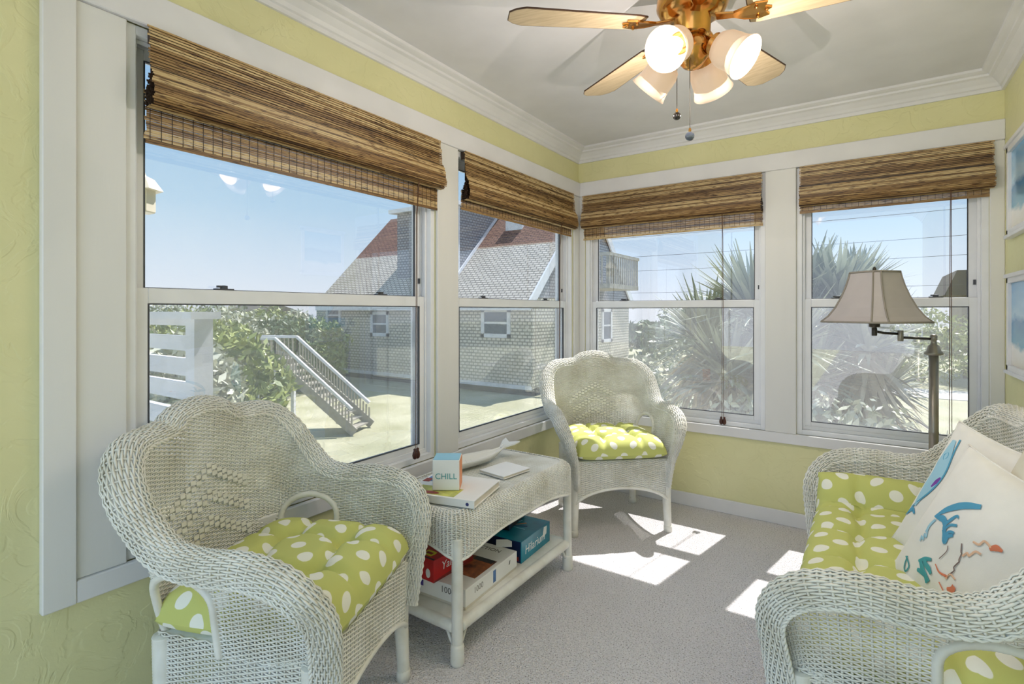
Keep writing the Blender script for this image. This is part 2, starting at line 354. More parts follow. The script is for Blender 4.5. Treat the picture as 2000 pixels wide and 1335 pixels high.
def catmull(K, n):
    """K (m,d) keys -> function of s in [0,1], arc-length parameterised on first 3 columns"""
    K = np.asarray(K, float); m = len(K); out = []
    E = np.vstack([2 * K[0] - K[1], K, 2 * K[-1] - K[-2]])
    for i in range(m - 1):
        t = np.linspace(0, 1, 24, endpoint=False)[:, None]; p0, p1, p2, p3 = E[i:i + 4]
        out.append(.5 * (2 * p1 + (p2 - p0) * t + (2 * p0 - 5 * p1 + 4 * p2 - p3) * t ** 2 + (3 * p1 - p0 - 3 * p2 + p3) * t ** 3))
    D = np.vstack(out + [K[-1:]]); L = np.concatenate([[0], np.cumsum(np.linalg.norm(np.diff(D[:, :3], axis=0), axis=1))]); tot = L[-1]; L /= tot
    def f(s): return np.stack([np.interp(s, L, D[:, k]) for k in range(D.shape[1])], -1)
    return f, tot
def wrapped(prof_pts, r0, r1, n=10, pitch=.008):
    """cane-wrapped pole along a polyline: fine ridges"""
    pts = [Vector(p) for p in prof_pts]; L = [0]
    for i in range(1, len(pts)): L.append(L[-1] + (pts[i] - pts[i - 1]).length)
    m = max(4, int(L[-1] / pitch) * 2); P, Rr = [], []
    for k in range(m + 1):
        d = L[-1] * k / m; i = max(j for j in range(len(pts)) if L[j] <= d + 1e-9); i = min(i, len(pts) - 2)
        t = (d - L[i]) / (L[i + 1] - L[i]); P.append(pts[i].lerp(pts[i + 1], t)); Rr.append((r0 + (r1 - r0) * k / m) * (1 if k % 2 else .965))
    return P, Rr
# ================================================================== ROOM
XR, ZC, YB = 2.318, 2.44, -4.5
def struct(o, label, cat=None): return tag(o, label, cat, kind='structure')
Z0, Z1 = .545, 2.10
WL = [(-2.85, -1.547), (-1.392, -.09)]       # window openings on the left wall (Y)
WB = [(.055, 1.255), (1.42, 2.262)]          # window openings on the back wall (X)

b = B(); b.box((-.14, YB, -.12), (XR + .14, .14, 0)); struct(b.build('floor', 'carpet'), 'beige looped carpet floor of the sunroom', 'floor')
b = B(); b.box((-.14, YB, ZC), (XR + .14, .14, ZC + .1)); struct(b.build('ceiling', 'ceil'), 'flat off-white painted ceiling', 'ceiling')
def wall(name, spans, ends, conv, label):
    b = B(); lo, hi = ends
    def bx(u0, u1, z0, z1): b.box(*conv(u0, u1, z0, z1))
    bx(lo, hi, -.1, Z0 - .005); bx(lo, hi, Z1 + .005, ZC + .05)
    cur = lo
    for u0, u1 in spans:
        if u0 - cur > .001: bx(cur, u0, Z0 - .005, Z1 + .005)
        cur = u1
    if hi - cur > .001: bx(cur, hi, Z0 - .005, Z1 + .005)
    struct(b.build(name, 'wall'), label, 'wall')
wall('wall_left', WL, (YB, .14), lambda u0, u1, z0, z1: ((-.14, u0, z0), (0, u1, z1)), 'lime green textured wall with the two left windows')
wall('wall_back', WB, (0, XR), lambda u0, u1, z0, z1: ((u0, 0, z0), (u1, .14, z1)), 'lime green wall with the two far windows')
b = B(); b.box((XR, YB, -.1), (XR + .14, .14, ZC + .05)); struct(b.build('wall_right', 'wall'), 'lime green wall behind the loveseat', 'wall')

# trims (white boards): casings, headers, mullions, aprons, crown, baseboards
def trim(name, boxes, label, mat='trim', bevel=.003):
    b = B()
    for a, c in boxes: b.box(a, c)
    return struct(b.build(name, mat, bevel=bevel), label, 'trim')
trim('trim_1', [((0, -3.04, 2.10), (.024, 0, 2.20))], 'white header board above the left windows')
trim('trim_2', [((.024, -.024, 2.10), (XR, 0, 2.20))], 'white header board above the far windows')
trim('trim_3', [((0, -3.04, .485), (.024, -2.968, 2.10))], 'white upright casing at the near end of the left wall', 'board')
trim('trim_4', [((0, -2.968, .545), (.012, -2.85, 2.10))], 'wide white board beside the large left window', 'board')
trim('trim_5', [((0, -1.547, .545), (.018, -1.392, 2.10))], 'white mullion board between the two left windows', 'board')
trim('trim_6', [((0, -2.968, .485), (.022, -.001, .545))], 'white apron board under the left windows')
trim('trim_7', [((0, -.09, .545), (.012, -.0, 2.10)), ((.012, -.012, .545), (.055, 0, 2.10))], 'white corner post where the window walls meet', 'board')
trim('trim_8', [((1.255, -.018, .545), (1.42, 0, 2.10))], 'white mullion board between the two far windows', 'board')
trim('trim_9', [((2.262, -.018, .545), (XR, 0, 2.10))], 'narrow white casing at the right end of the far wall', 'board')
trim('trim_10', [((.022, -.022, .485), (XR, 0, .545))], 'white apron board under the far windows')
def crown(name, fn, L0, L1, label):
    prof = [(0, 2.345), (.012, 2.345), (.014, 2.362), (.022, 2.366), (.03, 2.38), (.052, 2.402), (.066, 2.408), (.068, 2.418), (.082, 2.422), (.094, 2.428), (.096, ZC), (0, ZC)]
    b = B(); n = len(prof); V = []
    for end in (0, 1): V += [fn(d, z, end) for d, z in prof]
    b.add(V, [tuple(range(n)), tuple(range(n, 2 * n))[::-1]] + [(i, n + i, n + (i + 1) % n, (i + 1) % n) for i in range(n)])
    struct(b.build(name, 'trim'), label, 'trim')
crown('trim_11', lambda d, z, e: (d, YB if e == 0 else -d, z), 0, 1, 'stepped white crown moulding along the left wall')
crown('trim_12', lambda d, z, e: ((d if e == 0 else XR - d), -d, z), 0, 1, 'stepped white crown moulding along the far wall')
crown('trim_13', lambda d, z, e: (XR - d, YB if e == 0 else -d, z), 0, 1, 'stepped white crown moulding along the right wall')
trim('baseboard_left', [((0, YB, 0), (.014, 0, .085))], 'white baseboard along the left wall')
trim('baseboard_back', [((.014, -.014, 0), (XR - .014, 0, .085))], 'white baseboard along the far wall')
trim('baseboard_right', [((XR - .014, YB, 0), (XR, 0, .085))], 'white baseboard behind the loveseat')

# windows: local x along the wall, y outward, z up
def window(idx, w, loc, rz, label):
    root = empty('window_%d' % idx, loc, rz); struct(root, label, 'window')
    b = B(); b.ring(0, Z0, w, Z1, .028, .028, .028, .028, .004, .13); b.ring(.028, Z0 + .028, w - .028, Z1 - .028, .012, .012, .02, .012, .03, .036)
    b.ring(.028, Z0 + .028, w - .028, Z1 - .028, .010, .010, .012, .01, .062, .066); b.build('outer_frame', 'vinyl', root, bevel=.0015)
    x0, x1 = .03, w - .03
    b = B(); b.ring(x0, Z0 + .03, x1, 1.335, .042, .042, .045, .048, .037, .061); ls = b.build('lower_sash', 'vinyl', root, bevel=.002)
    b = B(); b.ring(x0 + .041, Z0 + .074, x1 - .041, 1.288, .004, .004, .004, .004, .036, .046); b.build('glazing_seal', 'gasket', ls)
    b = B(); b.box((x0 + .042, .047, Z0 + .075), (x1 - .042, .051, 1.287)); b.build('pane', 'glass', ls)
    for fx in (.22, .78):
        b = B(); b.box((x0 + (x1 - x0) * fx - .03, .040, 1.335), (x0 + (x1 - x0) * fx + .03, .06, 1.341)); b.lathe([(.012, 1.341), (.012, 1.35), (.004, 1.352)], 10, Matrix.Translation((x0 + (x1 - x0) * fx, .05, 0)))
        b.box((x0 + (x1 - x0) * fx - .022, .044, 1.344), (x0 + (x1 - x0) * fx + .006, .056, 1.351)); b.build('sash_lock', 'gasket', ls)
    b = B(); b.ring(x0, 1.29, x1, Z1 - .03, .042, .042, .045, .04, .068, .092); us = b.build('upper_sash', 'vinyl', root, bevel=.002)
    b = B(); b.ring(x0 + .041, 1.334, x1 - .041, Z1 - .069, .004, .004, .004, .004, .067, .077); b.build('glazing_seal', 'gasket', us)
    b = B(); b.box((x0 + .042, .078, 1.335), (x1 - .042, .082, Z1 - .07)); b.build('pane', 'glass', us)
    b = B(); b.box((x1 - .022, .061, 1.40), (x1 - .012, .068, 1.425)); b.build('tilt_latch', 'gasket', us)
    b = B(); b.add([(x0, .112, Z0 + .03), (x1, .112, Z0 + .03), (x1, .112, 1.325), (x0, .112, 1.325)], [(0, 1, 2, 3)]); b.build('insect_screen', 'screen', root)
    b = B(); b.ring(x0, Z0 + .03, x1, 1.33, .02, .02, .02, .02, .106, .118); b.build('screen_frame', 'vinyl', root)
    return root
window(1, WL[0][1] - WL[0][0], (0, WL[0][0], 0), R_(90), 'large white double-hung window behind the near wicker chair')
window(2, WL[1][1] - WL[1][0], (0, WL[1][0], 0), R_(90), 'white double-hung window on the left wall by the corner')
window(3, WB[0][1] - WB[0][0], (WB[0][0], 0, 0), 0, 'white double-hung window behind the corner wicker chair')
window(4, WB[1][1] - WB[1][0], (WB[1][0], 0, 0), 0, 'white double-hung window behind the floor lamp')

# ================================================================== WOVEN WOOD BLINDS
def blind(loc, rz, x0, x1, zs, zb, cordx, ztas, label, tilt=0, loops=6, r=rnd):
    """local x along the wall, -y into the room"""
    root = empty('woven_blind', loc, rz); tag(root, label, 'blind', 'woven wood blinds')
    def slat(b, y, z, a=0, h=.0054, th=.0022, e0=0, e1=0):
        co, si = math.cos(a), math.sin(a); j = lambda: r.uniform(-.004, .004)
        u = Vector((0, -si, co)) * h / 2; n = Vector((0, co, si)) * th / 2
        xa, xb = x0 + j() + e0, x1 + j() + e1
        V = [Vector((x, y, z)) + p * u + q * n for x in (xa, xb) for p, q in ((-1, -1), (1, -1), (1, 1), (-1, 1))]
        b.add(V, [(0, 1, 2, 3), (7, 6, 5, 4), (0, 4, 5, 1), (1, 5, 6, 2), (2, 6, 7, 3), (3, 7, 4, 0)])
    b = B(); b.box((x0 + .01, -.030, 2.055), (x1 - .01, -.002, 2.096)); b.build('head_rail', 'bdark', root)
    zv = zs + (2.10 - zs) * .46
    b = B(); n = int((2.098 - zv) / .0086)
    for i in range(n): slat(b, -.034 - .012 * i / n + r.uniform(-.001, .001), 2.095 - i * .0086, .08, .0058)
    tag(b.build('valance', 'blind', root), kind='stuff')
    # outer fold, bulging forward
    b = B(); m = int((zv - zs) / .0082) + 4
    back = []
    for i in range(m):
        t = i / (m - 1); y = -.046 - .026 * math.sin(t * 2.5) - .004 * math.sin(t * 9); z = zv + .004 - (zv - zs) * (t ** .95)
        slat(b, y, z, .25 * math.cos(t * 3), .0056); back.append((y + .0035, z))
    for i in range(4): slat(b, -.055 + i * .006, zs - .001 - .001 * i, 1.4)
    tag(b.build('outer_fold', 'blind', root), kind='stuff')
    b = B(); fb = B(); fb.prism(back + [(y_ + .0012, z_) for y_, z_ in back[::-1]], lambda a, c, t: (t, a, c), x0 + .006, x1 - .006); fb.build('fold_gap_shade', 'bdark', root)  # dark sheet added behind the outer fold, standing in for shade between slats
    bk = B(); bk.box((x0 + .006, -.0325, zv - .02), (x1 - .006, -.031, 2.09)); bk.build('valance_gap_shade', 'bdark', root)  # dark backing added so the gaps between valance slats look shaded
    for k in range(loops):                      # teardrop loops of the gathered fabric
        yc = -.018 - k * .0065; top = zs + .05 + .012 * k; bot = zs + .006 + .004 * math.sin(k)
        for i in range(14):
            t = i / 13 * 2 * math.pi; slat(b, yc + .0026 * math.cos(t) * (1.2 - math.cos(t / 2) * .2), (top + bot) / 2 + (top - bot) / 2 * math.sin(t), 0, .006)
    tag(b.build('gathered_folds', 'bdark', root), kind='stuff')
    b = B(); n = max(2, int((zs + .05 - zb) / .0060))
    for i in range(n): slat(b, -.012 + r.uniform(-.001, .001), zs + .05 - i * .0060, 0, .0052, .0018, .0, -.0)
    slat(b, -.012, zb, 0, .012, .006)
    lp = b.build('lower_panel', 'blind', root); tag(lp, kind='stuff')
    b = B(); k = 0; x = x0 + .012
    while x < x1:
        b.box((x - .0008, -.0145, zb), (x + .0008, -.0135, zs + .03)); x += .03
        t0 = (2.096, -.0362)
    tag(b.build('binding_threads', 'bdark', root), kind='stuff')
    for s in (-1, 1):
        b = B(); xx = cordx + s * .006
        pts = [(xx, -.03, 2.06), (cordx + s * .002, -.064, zs), (cordx + s * .002, -.05, zs - .15), (cordx + s * .005, -.046, ztas + .045)]
        b.tube(pts, .0016, 6); c = b.build('pull_cord', 'cord', root)
        b = B(); b.lathe([(.002, .05), (.007, .047), (.006, .038), (.010, .030), (.012, .018), (.010, .006), (.004, 0)][::-1], 12, Matrix.Translation((cordx + s * .009, -.046, ztas))); b.build('cord_tassel', 'tassel', c, smooth=True)
    if tilt:
        root.rotation_euler.y = tilt
    return root
blind((0, WL[0][0], 0), R_(90), .045, 1.305, 1.862, 1.765, 1.125, .585, 'longest brown woven wood blind, over the large left window')
blind((0, WL[1][0], 0), R_(90), .03, 1.25, 1.845, 1.80, 1.02, .60, 'brown woven wood blind on the left wall next to the corner')
blind((WB[0][0], 0, 0), 0, -.005, 1.185, 1.865, 1.785, .965, .56, 'brown woven wood blind above the corner wicker chair')
blind((WB[1][0], 0, 0), 0, .02, .855, 1.87, 1.835, .69, .56, 'brown woven wood blind above the floor lamp')

# ================================================================== WICKER SEATS
HALF = [  # rim x,y,z | outward x,y | base x,y
    (.258, .262, .27, 1, .1, .262, .255), (.268, .278, .42, 1, .25, .266, .255), (.296, .284, .55, 1, .25, .272, .25), (.318, .232, .632, 1, .05, .277, .21),
    (.320, .13, .662, 1, 0, .277, .12), (.316, 0, .66, 1, 0, .275, 0), (.312, -.085, .682, 1, -.1, .27, -.085), (.310, -.150, .752, .95, -.3, .262, -.15),
    (.300, -.205, .836, .85, -.5, .245, -.19), (.252, -.245, .893, .6, -.8, .205, -.215), (.165, -.268, .904, .25, -1, .14, -.23), (.118, -.272, .911, .15, -1, .1, -.235),
    (.075, -.276, .940, .06, -1, .06, -.238), (0, -.278, .954, 0, -1, 0, -.24)]
ZSEAT = .42
def wicker_seat(W, sofa=False):
    """returns list of (name, mesh, material, smooth, children) for a rolled-arm wicker seat; front is +y"""
    k = W / .31; H = np.array(HALF, float)
    full = np.vstack([H, (H[:-1] * np.array([-1, 1, 1, -1, 1, -1, 1]))[::-1]])
    full[:, 0] = np.sign(full[:, 0]) * np.where(np.abs(full[:, 0]) > .24, W + np.abs(full[:, 0]) - .31, np.abs(full[:, 0]) * (W - .07) / .24)
    full[:, 5] = np.sign(full[:, 5]) * np.where(np.abs(full[:, 5]) > .2, W + np.abs(full[:, 5]) - .31, np.abs(full[:, 5]) * (W - .11) / .2)
    rim, L = catmull(full, 0)
    def Rm(s): return rim(s)[..., :3]
    def frame(s):
        K = rim(s); e = 3e-3; T = nrm(Rm(np.clip(s + e, 0, 1)) - Rm(np.clip(s - e, 0, 1)))
        O = np.stack([K[..., 3], K[..., 4], K[..., 4] * 0], -1); O = nrm(O - T * (O * T).sum(-1, keepdims=True)); return K[..., :3], T, O, np.cross(T, O)
    def wid(s): m_ = np.minimum(s, 1 - s); q = np.clip(m_ / .14, 0, 1); k_ = np.clip((m_ - .24) / .12, 0, 1); return .022 + .046 * q ** 1.3 + .018 * k_ * k_ * (3 - 2 * k_)
    def FR(s, ph):
        P, T, O, U = frame(s); w = wid(s)[..., None]; ph = ph[..., None]
        return P + O * (w * .5 * (1 - np.cos(ph))) + U * (.042 * np.sin(ph))
    ns = int(L / .0215); rows = np.linspace(.12, 3.7, 25)
    sv = np.arange(ns + 1) / ns
    parts = []
    one = np.ones_like(sv)
    V, Q = merge([weave(FR, ns, rows, .0034, .0019, .0031), stakes(FR, sv, one * 0, one * 3.8, 10, .0036)]); parts.append(('rolled_rim', np_mesh('rolled_rim', V, Q), 'wicker'))
    # lining
    zb = ZSEAT - .02; yc, hy = -.108, .100
    def FL(s, z):
        K = rim(s); rz = K[..., 2]; t = np.clip((rz - z) / np.maximum(rz - zb, 1e-3), 0, 1)[..., None]
        Bp = np.stack([K[..., 5], K[..., 6], K[..., 6] * 0 + zb], -1); P = K[..., :3] * (1 - t) + Bp * t
        P = P + np.stack([P[..., 0] * 0, -.02 * np.sin(t[..., 0] * np.pi) * np.clip(-P[..., 1] * 6, 0, 1), P[..., 0] * 0], -1)
        P[..., 2] = np.where(rz > z, z, rz); return P
    def inhole(P): 
        y, z = P[..., 1], P[..., 2]; q = np.clip(1 - ((y - yc) / hy) ** 2, 0, 1)
        return (np.abs(y - yc) < hy) & (z < .535 + .07 * np.sqrt(q)) & (np.abs(P[..., 0]) > W - .13)
    def mk(P, S, z): return (z < rim(S)[..., 2] + .001) & ~inhole(P) 
    zr = np.arange(zb, .99, .0058)
    v1 = np.maximum(rim(sv)[:, 2], zb + .001)
    V, Q = merge([weave(FL, ns, zr, .0034, .0017, .0028, mk), stakes(FL, sv, one * zb, v1, 30, .0032, lambda P, S, z: ~inhole(P) & (rim(S)[..., 2] > zb + .01))])
    parts.append(('woven_lining', np_mesh('woven_lining', V, Q), 'wicker'))
    # arch borders of the two side openings
    ss = np.linspace(0, .5, 900)
    for sg in (1, -1):
        pts = []
        bord = [(yc + hy, z) for z in np.linspace(zb, .535, 8)] + [(yc + hy * math.cos(a), .535 + .07 * math.sin(a)) for a in np.linspace(0, math.pi, 14)][1:-1] + [(yc - hy, z) for z in np.linspace(.535, zb, 8)]
        for y, z in bord:
            PP = FL(ss, ss * 0 + z); c = np.where(PP[:, 0] > W - .135, np.abs(PP[:, 1] - y), 9); p = PP[int(np.argmin(c))]; pts.append((p[0] * sg, y, z))
        bb = B(); P, Rr = wrapped(pts, .011, .011); bb.tube(P, Rr, 8); me = bb; parts.append(('opening_border', bb, 'wicker'))
    # braided edges of the rim
    for ph in (0.0, 3.8):
        sd = np.linspace(0, 1, int(L / .007)); C = FR(sd, sd * 0 + ph); bb = B()
        _, T, O, U = frame(sd)
        for q in (0, math.pi):
            a = sd * L / .035 * 2 * math.pi + q
            bb.tube((C + O * (np.cos(a) * .0035)[:, None] + U * (np.sin(a) * .0035)[:, None]).tolist(), .0034, 5)
        parts.append(('braided_edge', bb, 'wicker'))
    # skirt under the seat
    yf, yb_, xf, xb = .268, -.232, W - .028, W - .065
    loop = []
    def corner(cx, cy, a0, r=.03): return [(cx + r * math.cos(a0 + t), cy + r * math.sin(a0 + t)) for t in np.linspace(0, math.pi / 2, 5)]
    loop += corner(xf - .03, yf - .03, 0) + corner(-xf + .03, yf - .03, math.pi / 2) + corner(-xb + .03, yb_ + .03, math.pi) + corner(xb - .03, yb_ + .03, 1.5 * math.pi)
    loop.append(loop[0]); loop = np.array(loop); LL = np.concatenate([[0], np.cumsum(np.linalg.norm(np.diff(loop, axis=0), axis=1))]); LT = LL[-1]; LL /= LT
    def FS(s, z):
        s = s % 1; x, y = np.interp(s, LL, loop[:, 0]), np.interp(s, LL, loop[:, 1])
        return np.stack([x, y, z + 0 * x], -1)
    def zbot(P):
        x, y = P[..., 0], P[..., 1]
        fx = np.clip(1 - (x / (W - .03)) ** 2, 0, 1) ** .5; fy = np.clip(1 - ((y - .018) / .25) ** 2, 0, 1) ** .5
        return .155 + .11 * np.where((y > yf - .012) | (y < yb_ + .012), fx, fy)
    nk = int(LT / .0215) // 2 * 2; zr = np.arange(.15, ZSEAT + .001, .0060); su = np.arange(nk) / nk; o1 = np.ones(nk); zb_u = zbot(FS(su, su * 0))
    V, Q = merge([weave(FS, nk, zr, .0034, .0018, .0029, lambda P, S, z: z > zbot(P), True), stakes(FS, su, zb_u, o1 * ZSEAT, 6, .0034, None, True)])
    parts.append(('woven_skirt', np_mesh('woven_skirt', V, Q), 'wicker'))
    sd = np.linspace(0, 1, 160); C = FS(sd, sd * 0); C[:, 2] = zbot(C)
    bb = B(); P, Rr = wrapped(C.tolist(), .009, .009, pitch=.012); bb.tube(P, Rr, 6); parts.append(('skirt_border', bb, 'wicker'))
    # seat deck
    bb = B(); bb.prism([(x * .985, y * .985) for x, y in loop[:-1]], lambda a, c, t: (a, c, t), ZSEAT - .02, ZSEAT); parts.append(('seat_deck', bb, 'wicker'))
    for x, y in ((xf - .012, yf - .022), (-xf + .012, yf - .022), (xb - .012, yb_ + .022), (-xb + .012, yb_ + .022)):
        bb = B(); sx = .006 if x > 0 else -.006; sy = .006 if y > 0 else -.006
        P, Rr = wrapped([(x, y, .41), (x, y, .2), (x + sx, y + sy, .02)], .029, .021); bb.tube(P, Rr, 12); bb.lathe([(.024, 0), (.024, .03), (.021, .035)], 12, Matrix.Translation((x + sx, y + sy, 0))); parts.append(('leg', bb, 'wicker'))
    # chevron bands of flat cane on the back
    nb = 7 if not sofa else 12
    sb = np.linspace(.3, .7, 1500)
    for zc in (.785, .705, .625):
        bb = B()
        for i in range(-nb, nb + 1):
            z = zc - abs(i) * .012; PP = FL(sb, sb * 0 + z); q = int(np.argmin(np.abs(PP[:, 0] - i * .0215))); p = PP[q]
            t = Vector(PP[min(q + 6, 1499)] - PP[max(q - 6, 0)]).normalized(); u = Vector((0, -.12, 1)).normalized(); n = t.cross(u).normalized()
            if n.y < 0: n = -n
            bb.obox(Vector(p) + n * .0065, t * .0095, u * .0062, n * .0012)
            bb.obox(Vector(p) + n * .0062 - u * .0185, t * .0095, u * .0062, n * .0012)
        parts.append(('chevron_band', bb, 'wicker'))
    return parts
def put_seat(name, parts, loc, rz, label, cat, group=None):
    root = empty(name, loc, rz); tag(root, label, cat, group)
    for nm, g, m in parts:
        if isinstance(g, B): g = g.build(nm, m, root, smooth=(nm != 'chevron_band'))
        else:
            g = link(nm, g, m, root, smooth=True)
    return root
chair = put_seat('wicker_armchair', wicker_seat(.31), (.322, -2.543, 0), R_(-66.5), 'near white wicker armchair in front of the large left window', 'chair', 'white wicker armchairs')
far = copy_tree(chair); far.location = (.44, -.47, 0); far.rotation_euler = (0, 0, R_(-138.5)); far['label'] = 'white wicker armchair standing in the far corner between the windows'
sofa = put_seat('wicker_loveseat', wicker_seat(.57, True), (1.876, -1.52, 0), R_(90), 'white wicker loveseat along the right wall with embroidered pillows', 'loveseat')

# cushions
def cushion(name, parent_loc, rz, LX, LY, T, tx, ty, z, label, group, seed=1, bend=None, x0=0, y0=0):
    n, m = max(40, int(LX / .011)), max(40, int(LY / .011)); rs = np.random.RandomState(seed)
    def side(p): return np.sign(p) * (1 - (1 - np.abs(p)) ** 1.25)
    u = np.linspace(-1, 1, n + 1); v = np.linspace(-1, 1, m + 1); Uu, Vv = np.meshgrid(side(u), side(v), indexing='ij')
    edge = ((1 - np.abs(Uu) ** 7) * (1 - np.abs(Vv) ** 7)); edge = np.clip(edge, 0, 1) ** .42
    X = Uu * LX / 2 * (1 - .03 * np.abs(Vv) ** 3) + x0; Y = Vv * LY / 2 * (1 - .03 * np.abs(Uu) ** 3)
    cells = np.zeros_like(X); tuft = np.zeros_like(X)
    for a in tx: cells += np.exp(-((X - a - .012 * np.sin(Y * 26 + a * 9)) / .016) ** 2)
    for c in ty: cells += np.exp(-((Y - c - .010 * np.sin(X * 23 + c * 7)) / .016) ** 2)
    for a in tx:
        for c in ty: tuft += np.exp(-((X - a) ** 2 + (Y - c) ** 2) / .035 ** 2)
    wr = .004 * np.sin(X * 60 + 3 * np.sin(Y * 30)) * np.clip(tuft, 0, 1)
    top = T * edge * (1 - .26 * np.clip(cells, 0, 1)) - T * .34 * np.clip(tuft, 0, 1) * edge + wr
    bot = -T * .35 * edge
    def place(X, Y, Zt):
        if bend is None: return np.stack([X, Y + y0, Zt], -1)
        xb, r = bend; d = X - xb; a = np.clip(d / r, 0, 1.35); rest = np.maximum(d - 1.35 * r, 0)
        px = np.where(d > 0, xb + np.sin(a) * r + rest * math.cos(1.35), X); pz = np.where(d > 0, r * (1 - np.cos(a)) + rest * math.sin(1.35), 0)
        nx, nz = -np.sin(np.where(d > 0, a, 0)), np.cos(np.where(d > 0, a, 0))
        return np.stack([px + nx * Zt, Y + y0, pz + nz * Zt], -1)
    PT, PB = place(X, Y, top), place(X, Y, bot)
    def arc(P):
        a = np.concatenate([np.zeros((1, P.shape[1])), np.cumsum(np.linalg.norm(np.diff(P, axis=0), axis=2), 0)]); a -= a[n // 2]
        c = np.concatenate([np.zeros((P.shape[0], 1)), np.cumsum(np.linalg.norm(np.diff(P, axis=1), axis=2), 1)], 1); c -= c[:, m // 2:m // 2 + 1]; return np.stack([a, c], -1)
    uvT, uvB = arc(PT), arc(PB) + .03
    idx = np.arange((n + 1) * (m + 1)).reshape(n + 1, m + 1); o = idx.size
    q = np.stack([idx[:-1, :-1], idx[1:, :-1], idx[1:, 1:], idx[:-1, 1:]], -1).reshape(-1, 4)
    V = np.concatenate([PT.reshape(-1, 3), PB.reshape(-1, 3)]); Q = np.concatenate([q, q[:, ::-1] + o]); UV = np.concatenate([uvT.reshape(-1, 2), uvB.reshape(-1, 2)])
    V[:, 2] += T * .35
    me = np_mesh(name, V, Q); uv = me.uv_layers.new(name='UVMap'); li = np.empty(len(me.loops), np.int32); me.loops.foreach_get('vertex_index', li); uv.data.foreach_set('uv', UV[li].astype(np.float32).ravel())
    o_ = link(name, me, 'dots', None, True); o_.location = (parent_loc[0], parent_loc[1], z); o_.rotation_euler = (0, 0, rz); tag(o_, label, 'cushion', group); return o_
cushion('seat_cushion', (.322, -2.543), R_(-66.5), .535, .51, .105, (-.10, .10), (-.09, .10), ZSEAT + .002, 'puffy lime polka dot cushion on the near wicker armchair', 'polka dot seat cushions', 1, y0=.032)
cushion('seat_cushion', (.44, -.47), R_(-138.5), .53, .52, .095, (-.10, .10), (-.09, .10), ZSEAT + .002, 'lime polka dot cushion on the corner wicker armchair', 'polka dot seat cushions', 2, y0=.04)
cushion('seat_cushion', (1.876, -1.52), R_(90), 1.17, .505, .09, (-.33, -.10, .13, .36), (-.09, .10), ZSEAT + .002, 'long lime polka dot cushion on the loveseat, curling up its far arm', 'polka dot seat cushions', 3, bend=(.40, .08), x0=.04, y0=.032)

# pillows
def pillow(name, S, T, M, mat, label, motifs=()):
    n = 40; u = np.linspace(-1, 1, n + 1); U, Vv = np.meshgrid(u, u, indexing='ij')
    def height(U, Vv): return T * np.clip((1 - U ** 2) * (1 - Vv ** 2), 0, 1) ** .45 * (1 + .05 * np.sin(5 * U + 2 * Vv) + .03 * np.sin(9 * Vv - 4 * U))
    def pos(U, Vv, s):
        k = 1 - .07 * (1 - np.abs(Vv) ** 2); k2 = 1 - .07 * (1 - np.abs(U) ** 2)
        return np.stack([U * S / 2 * k, Vv * S / 2 * k2, s * height(U, Vv)], -1)
    idx = np.arange((n + 1) ** 2).reshape(n + 1, n + 1); q = np.stack([idx[:-1, :-1], idx[1:, :-1], idx[1:, 1:], idx[:-1, 1:]], -1).reshape(-1, 4)
    me = np_mesh(name, np.concatenate([pos(U, Vv, 1).reshape(-1, 3), pos(U, Vv, -1).reshape(-1, 3)]), np.concatenate([q, q[:, ::-1] + idx.size]))
    root = link(name, me, mat, None, True); root.matrix_world = M; tag(root, label, 'pillow', 'throw pillows')
    bb = B(); ed = [(-1 + 2 * t, -1) for t in np.linspace(0, 1, 12)] + [(1, -1 + 2 * t) for t in np.linspace(0, 1, 12)] + [(1 - 2 * t, 1) for t in np.linspace(0, 1, 12)] + [(-1, 1 - 2 * t) for t in np.linspace(0, 1, 12)]
    bb.tube([pos(np.array(a), np.array(c), 1).tolist() for a, c in ed], .003, 5); bb.build('seam_piping', mat, root, smooth=True)
    for nm, m, strokes in motifs:
        bb = B()
        for pts, w in strokes:
            K = np.array(pts, float); K = np.column_stack([K, np.zeros(len(K))]); f, _ = catmull(K, 0); d = f(np.linspace(0, 1, 26))
            ws = np.array(w if isinstance(w, (tuple, list)) else [w, w]); ww = np.interp(np.linspace(0, 1, 26), np.linspace(0, 1, len(ws)), ws)
            t = np.gradient(d[:, :2], axis=0); t /= np.linalg.norm(t, axis=1, keepdims=True) + 1e-9; nn = np.stack([-t[:, 1], t[:, 0]], -1)
            def up(p): 
                P = pos(p[:, 0], p[:, 1], 1); P[:, 2] += .0022; return P
            A = up(d[:, :2] + nn * ww[:, None]); C = up(d[:, :2]); C[:, 2] += .0012; D = up(d[:, :2] - nn * ww[:, None])
            Vx = np.concatenate([A, C, D]).tolist(); g = 26
            bb.add(Vx, [(i, i + 1, g + i + 1, g + i) for i in range(g - 1)] + [(g + i, g + i + 1, 2 * g + i + 1, 2 * g + i) for i in range(g - 1)])
        bb.build(nm, m, root, smooth=True)
    return root
def frameM(c, xd, nd, roll=0):
    n = Vector(nd).normalized(); x = Vector(xd); x = (x - n * x.dot(n)).normalized(); y = n.cross(x); M = Matrix.Identity(4)
    for i in range(3): M[i][0], M[i][1], M[i][2], M[i][3] = x[i], y[i], n[i], c[i]
    return M @ Matrix.Rotation(roll, 4, 'Z')
def zig(x0, y0, x1, y1, n, a): 
    return [(x0 + (x1 - x0) * i / n + (a if i % 2 else -a) * (y1 - y0), y0 + (y1 - y0) * i / n - (a if i % 2 else -a) * (x1 - x0)) for i in range(n + 1)]
